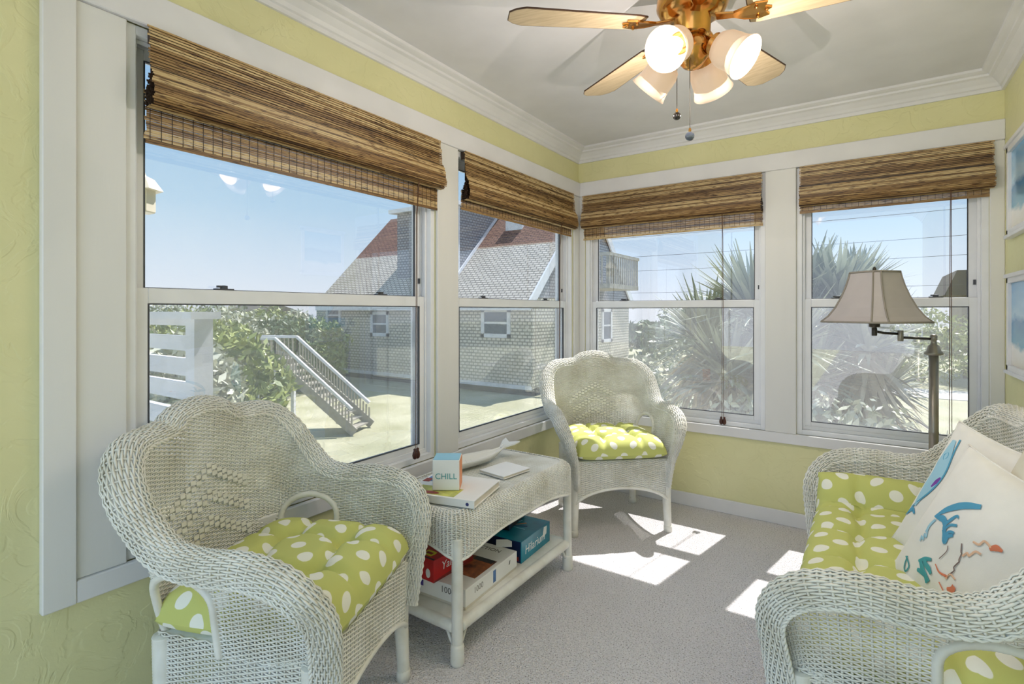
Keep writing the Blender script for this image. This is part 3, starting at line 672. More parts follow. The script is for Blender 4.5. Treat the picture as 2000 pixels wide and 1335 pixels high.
crab = [
    ('embroidered_claw', 'embblue', [([(-.584, .052), (-.477, .228), (-.295, .391), (-.057, .514)], (.012, .04, .05, .045, .03)), ([(-.584, .052), (-.426, .098), (-.345, .064)], (.012, .045, .035)), ([(-.345, .064), (-.275, .236), (-.219, .23)], (.025, .025, .01)), ([(-.345, .064), (-.309, .002), (-.266, .095), (-.16, .154)], (.03, .018, .018, .018)), ([(-.309, .005), (-.256, -.047), (-.211, .026), (-.134, .057)], (.035, .025, .02, .015)), ([(-.262, -.035), (-.21, -.121), (-.198, -.039), (-.134, .026)], (.04, .035, .025, .02))]),
    ('embroidered_teal_shell', 'embteal', [([(-.378, -.659), (-.235, -.636), (-.169, -.715)], (.025, .04, .02)), ([(-.421, -.557), (-.345, -.474), (-.25, -.418)], (.02, .03, .02)), ([(-.345, -.474), (-.308, -.517), (-.22, -.537), (-.151, -.57)], (.025, .035, .035, .02)), ([(-.4, -.53), (-.35, -.57), (-.255, -.63), (-.138, -.668)], (.025, .035, .035, .02))]),
    ('embroidered_loop', 'embteal', [([(-.661, -.621), (-.629, -.783), (-.573, -.81), (-.543, -.717), (-.623, -.663), (-.69, -.643)], .012)]),
    ('embroidered_seaweed', 'embpale', [([(-.581, -.336), (-.595, -.267), (-.54, -.296), (-.566, -.213), (-.515, -.245), (-.536, -.171)], .011), ([(-.556, -.186), (-.563, -.078), (-.536, .028)], .02)]),
    ('embroidered_coral_claw', 'embcoral', [([(.154, -.556), (.223, -.519), (.235, -.458)], (.02, .04, .03))]),
    ('embroidered_coral_tip', 'embcoral', [([(.149, -.644), (.208, -.655), (.247, -.647)], (.015, .03, .012))]),
    ('embroidered_coral_outline', 'embcoral', [([(.01, -.569), (.093, -.607), (.155, -.625)], .009)]),
    ('embroidered_coral_pincer', 'embcoral', [([(.37, .17), (.415, .222), (.487, .232)], (.02, .04, .012))]),
    ('embroidered_coral_edge', 'embcoral', [([(-.16, -.426), (-.047, -.467), (.104, -.431)], (.007, .012, .018))]),
    ('embroidered_shell_line', 'embgrey', [([(.044, .016), (.089, -.073), (.107, -.081), (.119, -.173), (.136, -.18), (.109, -.283), (.141, -.309), (.093, -.419)], .009)]),
    ('embroidered_dotted_line', 'embgrey', [([(-.128, -.126), (-.109, -.197), (-.154, -.336)], .005)]),
    ('embroidered_leg', 'embpeach', [([(.134, -.101), (.173, -.032), (.207, -.047), (.25, .044), (.325, .06)], .014)]),
    ('embroidered_leg', 'embpeach', [([(.168, .124), (.245, .139), (.278, .211), (.375, .193)], .014)]),
    ('embroidered_leg', 'embpeach', [([(.083, -.469), (.114, -.382), (.213, -.385)], .012)]),
]
fishm = [('embroidered_fish', 'embpale', [([(-.80, -.35), (-.74, 0), (-.72, .35), (-.80, .75)], (.03, .13, .15, .04))]), ('embroidered_fish_outline', 'embblue', [([(-.86, -.4), (-.62, -.05), (-.57, .3), (-.70, .8)], .016)]), ('embroidered_fin', 'embblue', [([(-.93, -.55), (-.82, -.42), (-.7, -.46)], (.01, .04, .015))]), ('embroidered_eye_ring', 'embblue', [([(-.8, .5), (-.74, .56), (-.7, .5), (-.75, .44), (-.8, .5)], .014)]), ('embroidered_violet_bud', 'embviolet', [([(-.66, .02), (-.63, .12), (-.59, .2)], (.02, .045, .02))])]
_E2, _n, _c = Vector((.430, -.891, -.143)), Vector((-.799, -.449, .400)), Vector((2.0003, -1.7542, 0.6689))
pillow('throw_pillow', .428, .06, frameM(_c, _E2, _n), 'cream', 'front white throw pillow embroidered with a blue and coral crab', crab)
pillow('throw_pillow', .428, .045, frameM(_c - _E2 * .16 - _n * .085 + Vector((.01, .006, .05)), _E2 + Vector((0, 0, .05)), _n), 'cream', 'white throw pillow with pale blue fish embroidery, behind the crab pillow', fishm)
pillow('throw_pillow', .40, .045, frameM((2.10, -1.81, .77), (.25, -.95, .05), (-.90, -.22, .38)), 'beige', 'plain ivory throw pillow leaning on the loveseat back', ())
# ================================================================== WICKER TABLE
TX0, TX1, TY0, TY1, TZ = .10, .575, -2.055, -1.165, .535
tb = empty('wicker_side_table', ((TX0 + TX1) / 2, (TY0 + TY1) / 2, 0)); tag(tb, 'low white wicker table with a shelf of games, between the armchairs', 'table')
hx, hy_ = (TX1 - TX0) / 2, (TY1 - TY0) / 2; rc = .07
lp = []
for cx, cy, a0 in ((hx - rc, hy_ - rc, 0), (-hx + rc, hy_ - rc, math.pi / 2), (-hx + rc, -hy_ + rc, math.pi), (hx - rc, -hy_ + rc, 1.5 * math.pi)):
    lp += [(cx + rc * math.cos(a0 + t), cy + rc * math.sin(a0 + t)) for t in np.linspace(0, math.pi / 2, 9)]
lp.append(lp[0]); lp = np.array(lp); TL = np.concatenate([[0], np.cumsum(np.linalg.norm(np.diff(lp, axis=0), axis=1))]); TT = TL[-1]; TL /= TT
def t_edge(s):
    s = s % 1; return np.interp(s, TL, lp[:, 0]), np.interp(s, TL, lp[:, 1])
def FT(s, v):
    """v 0..1 rolls over the edge, then straight down"""
    x, y = t_edge(s); r = .04; a = np.clip(v / (r * math.pi / 2), 0, 1) * math.pi / 2; dn = np.maximum(v - r * math.pi / 2, 0)
    inx = r * (1 - np.sin(a)); z = TZ - r * (1 - np.cos(a)) - dn
    kx, ky = (hx - inx) / hx, (hy_ - inx) / hy_
    return np.stack([x * kx * (1 - dn * .06), y * ky * (1 - dn * .06), z], -1)
def t_bot(P):
    x, y = np.abs(P[..., 0]) / hx, np.abs(P[..., 1]) / hy_
    q = np.where(y > .97, x, np.where(x > .9, y, 1)); q = np.clip(q, 0, 1)
    return .413 - .043 * np.clip((q - .35) / .6, 0, 1) ** 1.5
nk = int(TT / .0165) // 2 * 2; su = np.arange(nk) / nk; rows = np.arange(.004, .26, .0066)
def tmask(P, S, v): return P[..., 2] > t_bot(P) - .001
zb_u = []
for s in su:
    vv = np.linspace(.05, .26, 120); P = FT(np.full(120, s), vv); ok = P[:, 2] > t_bot(P); zb_u.append(vv[ok][-1] if ok.any() else .1)
V, Q = merge([weave(FT, nk, rows, .0026, .0018, .0029, tmask, True), stakes(FT, su, np.zeros(nk), np.array(zb_u), 14, .0046, None, True)])
link('woven_apron', np_mesh('woven_apron', V, Q), 'wicker', tb, True)
bb = B(); C = []
for k in range(161):
    s = k / 160; i = k % 160; v = np.interp(s, np.append(su, 1), zb_u + [zb_u[0]]); C.append(FT(np.array([s]), np.array([v]))[0].tolist())
bb.tube(C, .006, 6); bb.build('apron_border', 'wicker', tb, True)
def FTop(s, y): 
    x = (s - .5) * 2 * (hx - .036); return np.stack([x, y + 0 * x, TZ - .003 + 0 * x], -1)
ribs = np.arange(-hy_ + .036, hy_ - .034, .0135)
q = np.linspace(-hx + .036, hx - .036, 14)
P = np.stack(np.broadcast_arrays(q[None, :], ribs[:, None], np.full((1, 1), TZ - .004)), -1); one = np.ones(P.shape[:2])
V, Q = tube_grid(P, np.broadcast_to(np.array([0., 0, 1]), P.shape), np.broadcast_to(np.array([0., 1, 0]), P.shape), .0035, .0058, one > 0)
link('top_cane', np_mesh('top_cane', V, Q), 'wicker', tb, True)
bb = B(); bb.box((-hx + .04, -hy_ + .04, TZ - .02), (hx - .04, hy_ - .04, TZ - .008)); bb.build('top_board', 'wicker', tb)
for sx in (-1, 1):
    for sy in (-1, 1):
        x, y = sx * (hx - .03), sy * (hy_ - .03); bb = B()
        P, Rr = wrapped([(x, y, .45), (x + sx * .002, y + sy * .002, .07)], .021, .021); bb.tube(P, Rr, 12)
        bb.lathe([(.024, 0), (.026, .01), (.025, .065), (.021, .075)], 14, Matrix.Translation((x + sx * .002, y + sy * .002, 0))); bb.build('leg', 'wicker', tb, True)
        bb = B()
        for dx, dy in ((-sx, 0), (0, -sy)):
            bb.tube([(x + dx * .012, y + dy * .012, .06), (x + dx * .03, y + dy * .03, .075), (x + dx * .05, y + dy * .05, .115)], .007, 6)
        bb.build('corner_brace', 'wicker', tb, True)
for sx in (-1, 1):
    bb = B(); P, Rr = wrapped([(sx * (hx - .03), -hy_ + .045, .128), (sx * (hx - .03), hy_ - .045, .128)], .022, .022, pitch=.014); bb.tube(P, Rr, 10); bb.build('shelf_rail', 'wicker', tb, True)
for sy in (-1, 1):
    bb = B(); P, Rr = wrapped([(-hx + .045, sy * (hy_ - .03), .128), (hx - .045, sy * (hy_ - .03), .128)], .022, .022, pitch=.014); bb.tube(P, Rr, 10); bb.build('shelf_rail', 'wicker', tb, True)
bb = B(); bb.box((-hx + .04, -hy_ + .04, .130), (hx - .04, hy_ - .04, .146)); bb.build('shelf', 'wicker', tb)

# ------------------------------------------------------------------ things on the table
def boxroot(name, c, size, rz, mat, label, cat, bevel=.0015, group=None):
    root = empty(name, c, rz); tag(root, label, cat, group); w, d, h = size
    return root, w / 2, d / 2, h
def decal(parent, name, mat, poly, o, xd, yd, th=.0005):
    xd, yd = Vector(xd), Vector(yd); n = xd.cross(yd); o = Vector(o); b = B()
    b.prism(poly, lambda a, c, t: o + xd * a + yd * c + n * t, 0, th); return b.build(name, mat, parent)
def rect(a, b_, c, d): return [(a, b_), (c, b_), (c, d), (a, d)]
def ell(cx, cy, rx, ry, n=16): return [(cx + rx * math.cos(2 * math.pi * i / n), cy + ry * math.sin(2 * math.pi * i / n)) for i in range(n)]
X_, Y_, Z_ = (1, 0, 0), (0, 1, 0), (0, 0, 1); NX, NY = (-1, 0, 0), (0, -1, 0)
TT_ = TZ + .005
# big white book
r_, w, d, h = boxroot('picture_book', (.395, -1.872, TT_), (.30, .26, .028), R_(14), 'paper', 'large white picture book lying on the table under the lettered block', 'book')
b = B(); b.box((-w, -d, 0), (w, d, .003)); b.box((-w, -d, h - .003), (w, d, h)); b.box((-w, -d, .003), (w, -d + .003, h - .003)); b.build('cover', 'paper', r_)
b = B(); b.box((-w + .004, -d + .003, .003), (w - .005, d - .004, h - .003)); b.build('pages', 'page', r_)
decal(r_, 'cover_picture', 'olive', rect(-w + .03, -d + .012, w - .09, -d + .10), (0, 0, h), X_, Y_)
decal(r_, 'cover_picture', 'crimson', ell(-.055, -d + .03, .045, .014), (0, 0, h + .0006), X_, Y_)
decal(r_, 'cover_picture', 'skyprint', rect(-w + .01, .02, -w + .11, .11), (0, 0, h), X_, Y_)
decal(r_, 'cover_picture', 'crimson', rect(-w + .005, .01, -w + .035, .05), (0, 0, h + .0006), X_, Y_)
decal(r_, 'spine_emblem', 'navyink', ell(w - .028, .013, .0065, .0065), (0, -d, 0), X_, Z_)
# lettered block
r_, w, d, h = boxroot('lettered_block', (.385, -1.895, TT_ + .0295), (.105, .10, .118), R_(34), 'paper', 'small white block reading CHILL with pale blue top, on the book', 'ornament')
b = B(); b.box((-w, -d, 0), (w, d, h)); b.build('block', 'paper', r_, bevel=.003)
decal(r_, 'top_face', 'ltblue', rect(-w + .002, -d + .002, w - .002, d - .002), (0, 0, h), X_, Y_, .001)
decal(r_, 'side_face', 'orange', rect(-d + .002, .002, d - .002, h - .002), (w, 0, 0), Y_, Z_, .001)
text('CHILL', .032, (0, -d - .0004, h * .46), X_, Z_, 'ink', r_)
# fish dish
fd = empty('fish_dish', (.235, -1.525, TT_), R_(80)); tag(fd, 'long white fish-shaped ceramic dish with upturned tail, on the table', 'dish')
prof = [(-.21, .02), (-.17, .045), (-.10, .062), (-.02, .064), (.06, .05), (.12, .03), (.165, .014), (.19, .012)]
f_, _ = catmull([(x, wd, 0) for x, wd in prof], 0); D = f_(np.linspace(0, 1, 28)); V = []; nn = 13
for layer, (off, zo) in enumerate(((0, 0), (-.005, .005))):
    for x, wd, _z in D:
        lift = .05 * max(0, (x - .05) / .14) ** 2
        for k in range(nn):
            t = -1 + 2 * k / (nn - 1); V.append((x, (wd + off) * t, lift + zo + (.042 - zo * .8) * abs(t) ** 2.2 * min(1, wd / .04)))
Fs = []; L_ = 28 * nn
for i in range(27):
    for k in range(nn - 1):
        a = i * nn + k; Fs += [(a, a + nn, a + nn + 1, a + 1), (L_ + a, L_ + a + 1, L_ + a + nn + 1, L_ + a + nn)]
    for k in (0, nn - 1):
        a = i * nn + k; Fs.append((a, a + nn, L_ + a + nn, L_ + a))
b = B(); b.add(V, Fs); b.build('bowl', 'ceramic', fd, True)
b = B(); b.prism([(.17, -.010), (.225, -.045), (.252, -.05), (.232, -.012), (.226, 0), (.232, .012), (.252, .05), (.225, .045), (.17, .010)], lambda a, c, t: (a, c, .046 + (a - .17) * .3 + t), 0, .007); b.build('tail', 'ceramic', fd)
b = B()
for i in range(9): b.tube([(-.15 + i * .03, y, .0065 + .035 * abs(y / .06) ** 2.2 + .05 * max(0, (-.15 + i * .03 - .05) / .14) ** 2) for y in np.linspace(-.04, .04, 7)], .0012, 5)
b.build('scale_ridges', 'ceramic', fd)
# notebook
r_, w, d, h = boxroot('notebook', (.408, -1.53, TT_), (.15, .175, .012), R_(-8), 'paper', 'thin blank white notebook lying on the far half of the table', 'notebook')
b = B(); b.box((-w, -d, 0), (w, d, .0015)); b.box((-w, -d, h - .0015), (w, d, h)); b.box((-w, -d, .0015), (-w + .002, d, h - .0015)); b.build('cover', 'white', r_)
b = B(); b.box((-w + .002, -d + .002, .0015), (w - .003, d - .002, h - .0015)); b.build('pages', 'page', r_)

# ------------------------------------------------------------------ games on the shelf
ZS = .1465
r_, w, d, h = boxroot('puzzle_box', (.335, -1.775, ZS), (.36, .375, .078), R_(3), 'paper', 'flat white jigsaw puzzle box marked 1000 on the table shelf', 'box')
b = B(); b.box((-w + .003, -d + .003, 0), (w - .003, d - .003, .03)); b.build('base', 'page', r_)
b = B(); b.box((-w, -d, .012), (w, d, h)); b.build('lid', 'paper', r_, bevel=.0015)
text('COLLECTION', .034, (.02, d - .045, h), X_, Y_, 'grey', r_)
text('1000', .032, (w, -d + .085, .05), Y_, Z_, 'rib', r_); text('1000', .034, (.095, -d, .052), X_, Z_, 'grey', r_)
decal(r_, 'logo_patch', 'purple', rect(-.10, .04, -.025, .062), (0, -d, 0), X_, Z_); decal(r_, 'logo_stripe', 'white', rect(-.088, .049, -.04, .054), (0, -d - .0006, 0), X_, Z_)
decal(r_, 'lid_picture', 'photo', rect(.02, -.10, w - .02, .06), (0, 0, h), X_, Y_)
decal(r_, 'lid_picture', 'blackcard', rect(.06, .03, w - .03, .06), (0, 0, h + .0006), X_, Y_)
decal(r_, 'side_picture', 'skyprint', rect(.0, .022, .02, .07), (w, 0, 0), Y_, Z_)
decal(r_, 'side_emblem', 'grey', [(.12, .045), (.126, .06), (.132, .062), (.128, .045)], (w, 0, 0), Y_, Z_)
r_, w, d, h = boxroot('dice_game_box', (.302, -1.866, ZS + .0785), (.19, .23, .085), R_(-2), 'red', 'red dice game box stacked on the white puzzle box', 'box')
b = B(); b.box((-w, -d, 0), (w, d, h)); b.build('carton', 'red', r_, bevel=.001)
text('Yahtzee', .045, (w, 0, .047), Y_, Vector((0, -.0, 1)), 'white', r_, shear=.15)
decal(r_, 'stripe', 'crimson', [(-d, .0), (d, .0), (d, .022), (-d, .006)], (w, 0, 0), Y_, Z_); text('Yahtzee', .034, (-.02, -d, .055), X_, Z_, 'white', r_)
decal(r_, 'starburst', 'yellow', [(.035 + .032 * math.cos(2 * math.pi * i / 8) * (1 if i % 2 else .8), -.075 + .026 * math.sin(2 * math.pi * i / 8) * (1 if i % 2 else .8)) for i in range(8)], (0, 0, h), X_, Y_)
decal(r_, 'starburst_mark', 'crimson', rect(.02, -.082, .05, -.068), (0, 0, h + .0006), X_, Y_)
decal(r_, 'lid_panel', 'blackcard', rect(-w + .004, -d + .004, w - .004, -d + .012), (0, 0, h), X_, Y_); decal(r_, 'lid_panel', 'photo', rect(-w + .01, -.03, w - .01, d - .01), (0, 0, h), X_, Y_)
decal(r_, 'label_patch', 'white', ell(w - .03, .03, .012, .018), (0, -d, 0), X_, Z_); decal(r_, 'price_patch', 'white', rect(d - .055, .03, d - .01, .065), (w, 0, 0), Y_, Z_)
r_, w, d, h = boxroot('party_game_box', (.355, -1.40, ZS), (.27, .275, .095), R_(3), 'teal', 'teal board game box at the far end of the table shelf', 'box')
b = B(); b.box((-w, -d, 0), (w, d, h)); b.build('carton', 'teal', r_, bevel=.001)
decal(r_, 'end_panel', 'navy', rect(-w + .001, .001, w - .004, h - .001), (0, -d, 0), X_, Z_)
text('Hilarium', .055, (w, -.01, .045), Y_, Z_, 'white', r_, shear=.1); decal(r_, 'figure_print', 'paper', [(.06, .04), (.10, .05), (.105, .085), (.075, .088)], (w, 0, 0), Y_, Z_)
decal(r_, 'badge', 'crimson', rect(w - .03, .008, w - .014, .026), (0, -d - .0006, 0), X_, Z_);
for i in range(7):
    a = i * .42; decal(r_, 'ray_print', ('ltblue', 'navyink', 'orange')[i % 3], [(0, 0), (.09 * math.cos(a - .05), .09 * math.sin(a - .05)), (.09 * math.cos(a + .05), .09 * math.sin(a + .05))], (-.01, -.01, h + .0002 * (i + 1)), X_, Y_)
r_, w, d, h = boxroot('trivia_box', (.285, -1.385, ZS + .0975), (.17, .19, .05), R_(10), 'navy', 'dark navy box lying on top of the teal game box', 'box')
b = B(); b.box((-w, -d, 0), (w, d, h)); b.build('carton', 'navy', r_, bevel=.001)
decal(r_, 'end_panel', 'blackcard', rect(-w + .002, .002, w - .002, h - .002), (0, -d, 0), X_, Z_); decal(r_, 'side_panel', 'blackcard', rect(-d + .02, .004, d - .02, .02), (w, 0, 0), Y_, Z_)
decal(r_, 'white_print', 'linen', ell(.02, .025, .02, .009), (0, -d - .0006, 0), X_, Z_)
r_, w, d, h = boxroot('card_leaflet', (.425, -1.562, ZS + .079), (.07, .045, .003), R_(35), 'paper', 'folded white leaflet on the puzzle box corner by the teal box', 'leaflet')
b = B(); b.add([(-w, -d, 0), (w, -d, 0), (w, d, .012), (-w, d, .012), (-w, -d, .0015), (w, -d, .0015), (w, d, .0135), (-w, d, .0135)], [(0, 3, 2, 1), (4, 5, 6, 7), (0, 1, 5, 4), (1, 2, 6, 5), (2, 3, 7, 6), (3, 0, 4, 7)]); b.build('paper_fold', 'white', r_)

# ================================================================== FLOOR LAMP
lx, ly = 2.015, -.395; sx_, sy_ = 1.79, -.55
fl = empty('floor_lamp', (lx, ly, 0)); tag(fl, 'swing-arm floor lamp with grey bell shade behind the loveseat', 'lamp')
b = B(); b.lathe([(.14, 0), (.14, .012), (.125, .02), (.05, .028), (.025, .045), (.019, .06)], 32); b.build('base', 'steel', fl, True)
b = B(); b.lathe([(.0185, .05), (.0185, .70), (.0195, .702), (.0195, .712), (.0185, .714), (.0185, 1.075)], 20); b.build('pole', 'steel', fl, True)
b = B(); b.lathe([(.0185, 1.06), (.036, 1.066), (.036, 1.074), (.028, 1.082), (.022, 1.105), (.013, 1.112), (.010, 1.128), (.014, 1.132), (.014, 1.152), (.006, 1.158)], 20); b.build('finial_cap', 'steel', fl, True)
mx_, my_ = (sx_ - lx) * .5 - .012, (sy_ - ly) * .5 + .03; ex, ey = sx_ - lx, sy_ - ly
b = B(); b.tube([(0, 0, 1.137), (mx_, my_, 1.142)], .006, 8); b.tube([(mx_, my_, 1.158), (mx_ * 1.5, my_ * 1.4, 1.162), (ex, ey, 1.172)], .006, 8); b.build('swing_arm', 'brownmetal', fl, True)
b = B(); b.lathe([(.011, 1.125), (.012, 1.128), (.012, 1.172), (.011, 1.175)], 14, Matrix.Translation((mx_, my_, 0))); b.build('elbow_joint', 'steel', fl, True)
b = B(); b.lathe([(.010, 1.152), (.011, 1.155), (.011, 1.185), (.008, 1.19), (.022, 1.192), (.022, 1.235), (.012, 1.24), (.012, 1.27), (.005, 1.275), (.004, 1.445), (.008, 1.45), (.007, 1.462), (.002, 1.468)], 14, Matrix.Translation((ex, ey, 0))); b.build('socket_stem', 'brownmetal', fl, True)
sh_rings = []
prof = [(r * .80, z) for r, z in ((.100, 1.442), (.106, 1.415), (.118, 1.375), (.136, 1.33), (.162, 1.28), (.192, 1.24), (.222, 1.215))]
rot = R_(50)
def cutsq(r):
    c = r * .74; return [(r, -c), (r, c), (c, r), (-c, r), (-r, c), (-r, -c), (-c, -r), (c, -r)]
def sh_pt(r, z, k, grow=0):
    x, y = cutsq(r + grow)[k % 8]; return (ex + x * math.cos(rot) - y * math.sin(rot), ey + x * math.sin(rot) + y * math.cos(rot), z)
b = B(); V = [sh_pt(r * .955, z, k) for r, z in prof for k in range(8)] + [sh_pt(r * .955 - .002, z, k) for r, z in prof for k in range(8)]; n = len(prof); o = n * 8; Fs = []
for i in range(n - 1):
    for k in range(8):
        a, c = i * 8 + k, i * 8 + (k + 1) % 8; Fs += [(a, c, c + 8, a + 8), (o + c, o + a, o + a + 8, o + c + 8)]
for i in (0, n - 1):
    for k in range(8): a, c = i * 8 + k, i * 8 + (k + 1) % 8; Fs.append((a, c, o + c, o + a))
b.add(V, Fs); shd = b.build('lamp_shade', 'linen', fl)
for k in range(8): b = B(); b.tube([sh_pt(r * .955, z, k, .001) for r, z in prof], .0035, 6); b.build('shade_rib', 'rib', shd, True)
for r, z in (prof[0], prof[-1]): b = B(); b.tube([sh_pt(r * .955, z, k, .001) for k in range(9)], .0045, 6); b.build('shade_trim', 'rib', shd, True)

# ================================================================== CEILING FAN
FX, FY, ZB = 1.272, -1.655, 2.235
fan = empty('ceiling_fan', (FX, FY, ZC)); tag(fan, 'brass ceiling fan with five wooden blades and four lit tulip shades', 'ceiling fan')
zz = lambda z: z - ZC
b = B(); b.lathe([(.075, zz(2.44)), (.078, zz(2.425)), (.05, zz(2.405)), (.03, zz(2.395)), (.03, zz(2.385)), (.095, zz(2.375)), (.115, zz(2.355)), (.118, zz(2.30)), (.105, zz(2.275)), (.085, zz(2.262)), (.06, zz(2.255)), (.058, zz(2.20)), (.05, zz(2.19))][::-1], 36); b.build('motor_housing', 'brass', fan, True)
for i in range(5):
    a = R_(147.4 + 72 * i); co, si = math.cos(a), math.sin(a); pt = R_(11)
    def fn(u, v, t, co=co, si=si):
        z = zz(ZB) - v * math.sin(pt) + t; vv = v * math.cos(pt); return (u * co - vv * si, u * si + vv * co, z)
    poly = [(.175, -.055), (.20, -.062), (.575, -.078), (.605, -.062), (.625, -.036), (.625, .036), (.605, .062), (.575, .078), (.20, .062), (.175, .055)]
    b = B(); b.prism(poly, fn, -.003, .003); bl = b.build('fan_blade', 'blade', fan)
    b = B(); b.tube([fn(u, v, .0) for u, v in poly + poly[:1]], .0034, 4); b.build('blade_edge', 'bladeedge', bl)
    b = B(); b.prism([(.075, -.016), (.13, -.012), (.16, -.024), (.20, -.036), (.235, -.03), (.225, -.012), (.245, 0), (.225, .012), (.235, .03), (.20, .036), (.16, .024), (.13, .012), (.075, .016)], lambda u, v, t: (lambda p: (p[0], p[1], p[2] + (.018 * max(0, (.16 - u) / .085))))(fn(u, v, t)), -.012, -.004)
    for u, v in ((.2, -.022), (.2, .022), (.228, 0)): b.lathe([(.005, -.004), (.006, 0), (.006, .003)], 8, Matrix.Translation(fn(u, v, -.014)))
    b.build('blade_iron', 'brass', bl, bevel=.002)
b = B(); b.lathe([(.012, zz(2.085)), (.03, zz(2.095)), (.05, zz(2.12)), (.056, zz(2.14)), (.056, zz(2.165)), (.045, zz(2.19))], 28); b.build('light_fitter', 'brass', fan, True)
for a_, tl in ((-100, 30), (-10, 38), (80, 42), (170, 42)):
    a = R_(a_); ax = Vector((math.cos(a) * math.cos(R_(tl)), math.sin(a) * math.cos(R_(tl)), -math.sin(R_(tl))))
    o = Vector((math.cos(a) * .05, math.sin(a) * .05, zz(2.165))); M = Matrix.Translation(o) @ ax.to_track_quat('Z', 'Y').to_matrix().to_4x4()
    b = B(); b.lathe([(.014, -.01), (.016, .02), (.028, .03), (.033, .045), (.034, .05), (.030, .052)], 20, M)
    for q in range(10): b.lathe([(.0345, .05 - q * .002), (.0355, .049 - q * .002), (.0345, .048 - q * .002)], 14, M, cap=False)
    fit = b.build('shade_holder', 'brass', fan, True)
    prof_o = [(.032, .046), (.048, .056), (.058, .078), (.060, .105), (.060, .125), (.064, .145), (.070, .160)]
    b = B(); b.lathe(prof_o + [(r - .003, z) for r, z in prof_o[::-1]], 28, M, cap=False); gs = b.build('glass_shade', 'sglass', fan, True)
    b = B(); b.lathe([(.013, .05), (.015, .062), (.026, .085), (.030, .105), (.026, .123), (.014, .133), (.003, .136)], 18, M); b.build('bulb', 'bulb', fit, True)
    ld = bpy.data.lights.new('bulb_light', 'POINT'); ld.energy = 4.2; ld.color = (1, .90, .82); ld.shadow_soft_size = 0; lo = bpy.data.objects.new('bulb_light', ld); COL.objects.link(lo); lo.parent = fan; lo.location = M @ Vector((0, 0, .24))
for (px, py, zt, zb2, mat, rad) in ((-.075, .075, 2.20, 1.965, 'black', .014), (.004, -.045, 2.10, 1.845, 'crystal', .015)):
    b = B(); b.tube([(px, py, zz(zt)), (px, py, zz(zb2) + rad)], .0013, 5); ch = b.build('pull_chain', 'brownmetal', fan)
    b = B(); b.lathe([(rad * math.sin(math.pi * k / 8) + .0003, -rad * math.cos(math.pi * k / 8) + zz(zb2)) for k in range(9)], 9, Matrix.Translation((px, py, 0))); b.build('chain_ball', mat, ch, smooth=(mat == 'black'))
    b = B(); b.lathe([(.003, zz(zb2) + rad - .001), (.005, zz(zb2) + rad + .004), (.003, zz(zb2) + rad + .012)], 8, Matrix.Translation((px, py, 0))); b.build('chain_cap', 'brass', ch)

# ================================================================== PICTURES ON THE RIGHT WALL
def picture(y, z0, z1, w, label):
    r_ = empty('framed_picture', (XR, y, z0)); tag(r_, label, 'picture', 'beach pictures'); h = z1 - z0
    b = B(); b.box((-.022, -w / 2, 0), (0, -w / 2 + .028, h)); b.box((-.022, w / 2 - .028, 0), (0, w / 2, h)); b.box((-.022, -w / 2, 0), (0, w / 2, .028)); b.box((-.022, -w / 2, h - .028), (0, w / 2, h)); b.box((-.03, -w / 2 - .012, h - .004), (0, w / 2 + .012, h + .014)); b.box((-.03, -w / 2 - .012, -.012), (0, w / 2 + .012, .004)); b.build('frame', 'trim', r_, bevel=.002)
    b = B(); b.add([(-.008, w / 2 - .028, .028), (-.008, -w / 2 + .028, .028), (-.008, -w / 2 + .028, h - .028), (-.008, w / 2 - .028, h - .028), (-.002, w / 2 - .028, .028), (-.002, -w / 2 + .028, .028), (-.002, -w / 2 + .028, h - .028), (-.002, w / 2 - .028, h - .028)], [(0, 1, 2, 3), (7, 6, 5, 4)]); o = b.build('print', 'picture', r_)
    uv = o.data.uv_layers.new(name='UVMap')
    for p in o.data.polygons:
        for li in p.loop_indices: c = o.data.vertices[o.data.loops[li].vertex_index].co; uv.data[li].uv = (c.y, c.z / h)
picture(-.40, 1.61, 2.02, .46, 'upper white framed beach picture on the right wall')
picture(-.40, .99, 1.42, .46, 'lower white framed beach picture on the right wall')
# ================================================================== OUTSIDE
GZ = -2.75
HGZ = -1.25          # datum of the house drawing, which is built at 1.6 times its size
b = B(); b.box((-120, .6, GZ - .3), (120, 160, GZ)); b.box((-120, -60, GZ - .3), (-.6, .6, GZ)); tag(b.build('lawn', 'grass'), 'sandy green lawn around the house outside', 'ground', kind='structure')
b = B(); b.box((-.6, -60, GZ - .3), (60, .6, GZ - .02)); tag(b.build('bounce_ground', 'gravel'), 'added grey gravel ground out of view, dulling the light bounced indoors', 'ground', kind='structure')  # unseen ground added to neutralise and dim the bounce from behind
b = B(); b.box((1.2, 27.2, GZ), (22, 30.6, GZ + .03)); tag(b.build('concrete_path', 'path'), 'pale concrete path crossing the lawn outside the far window', 'path')

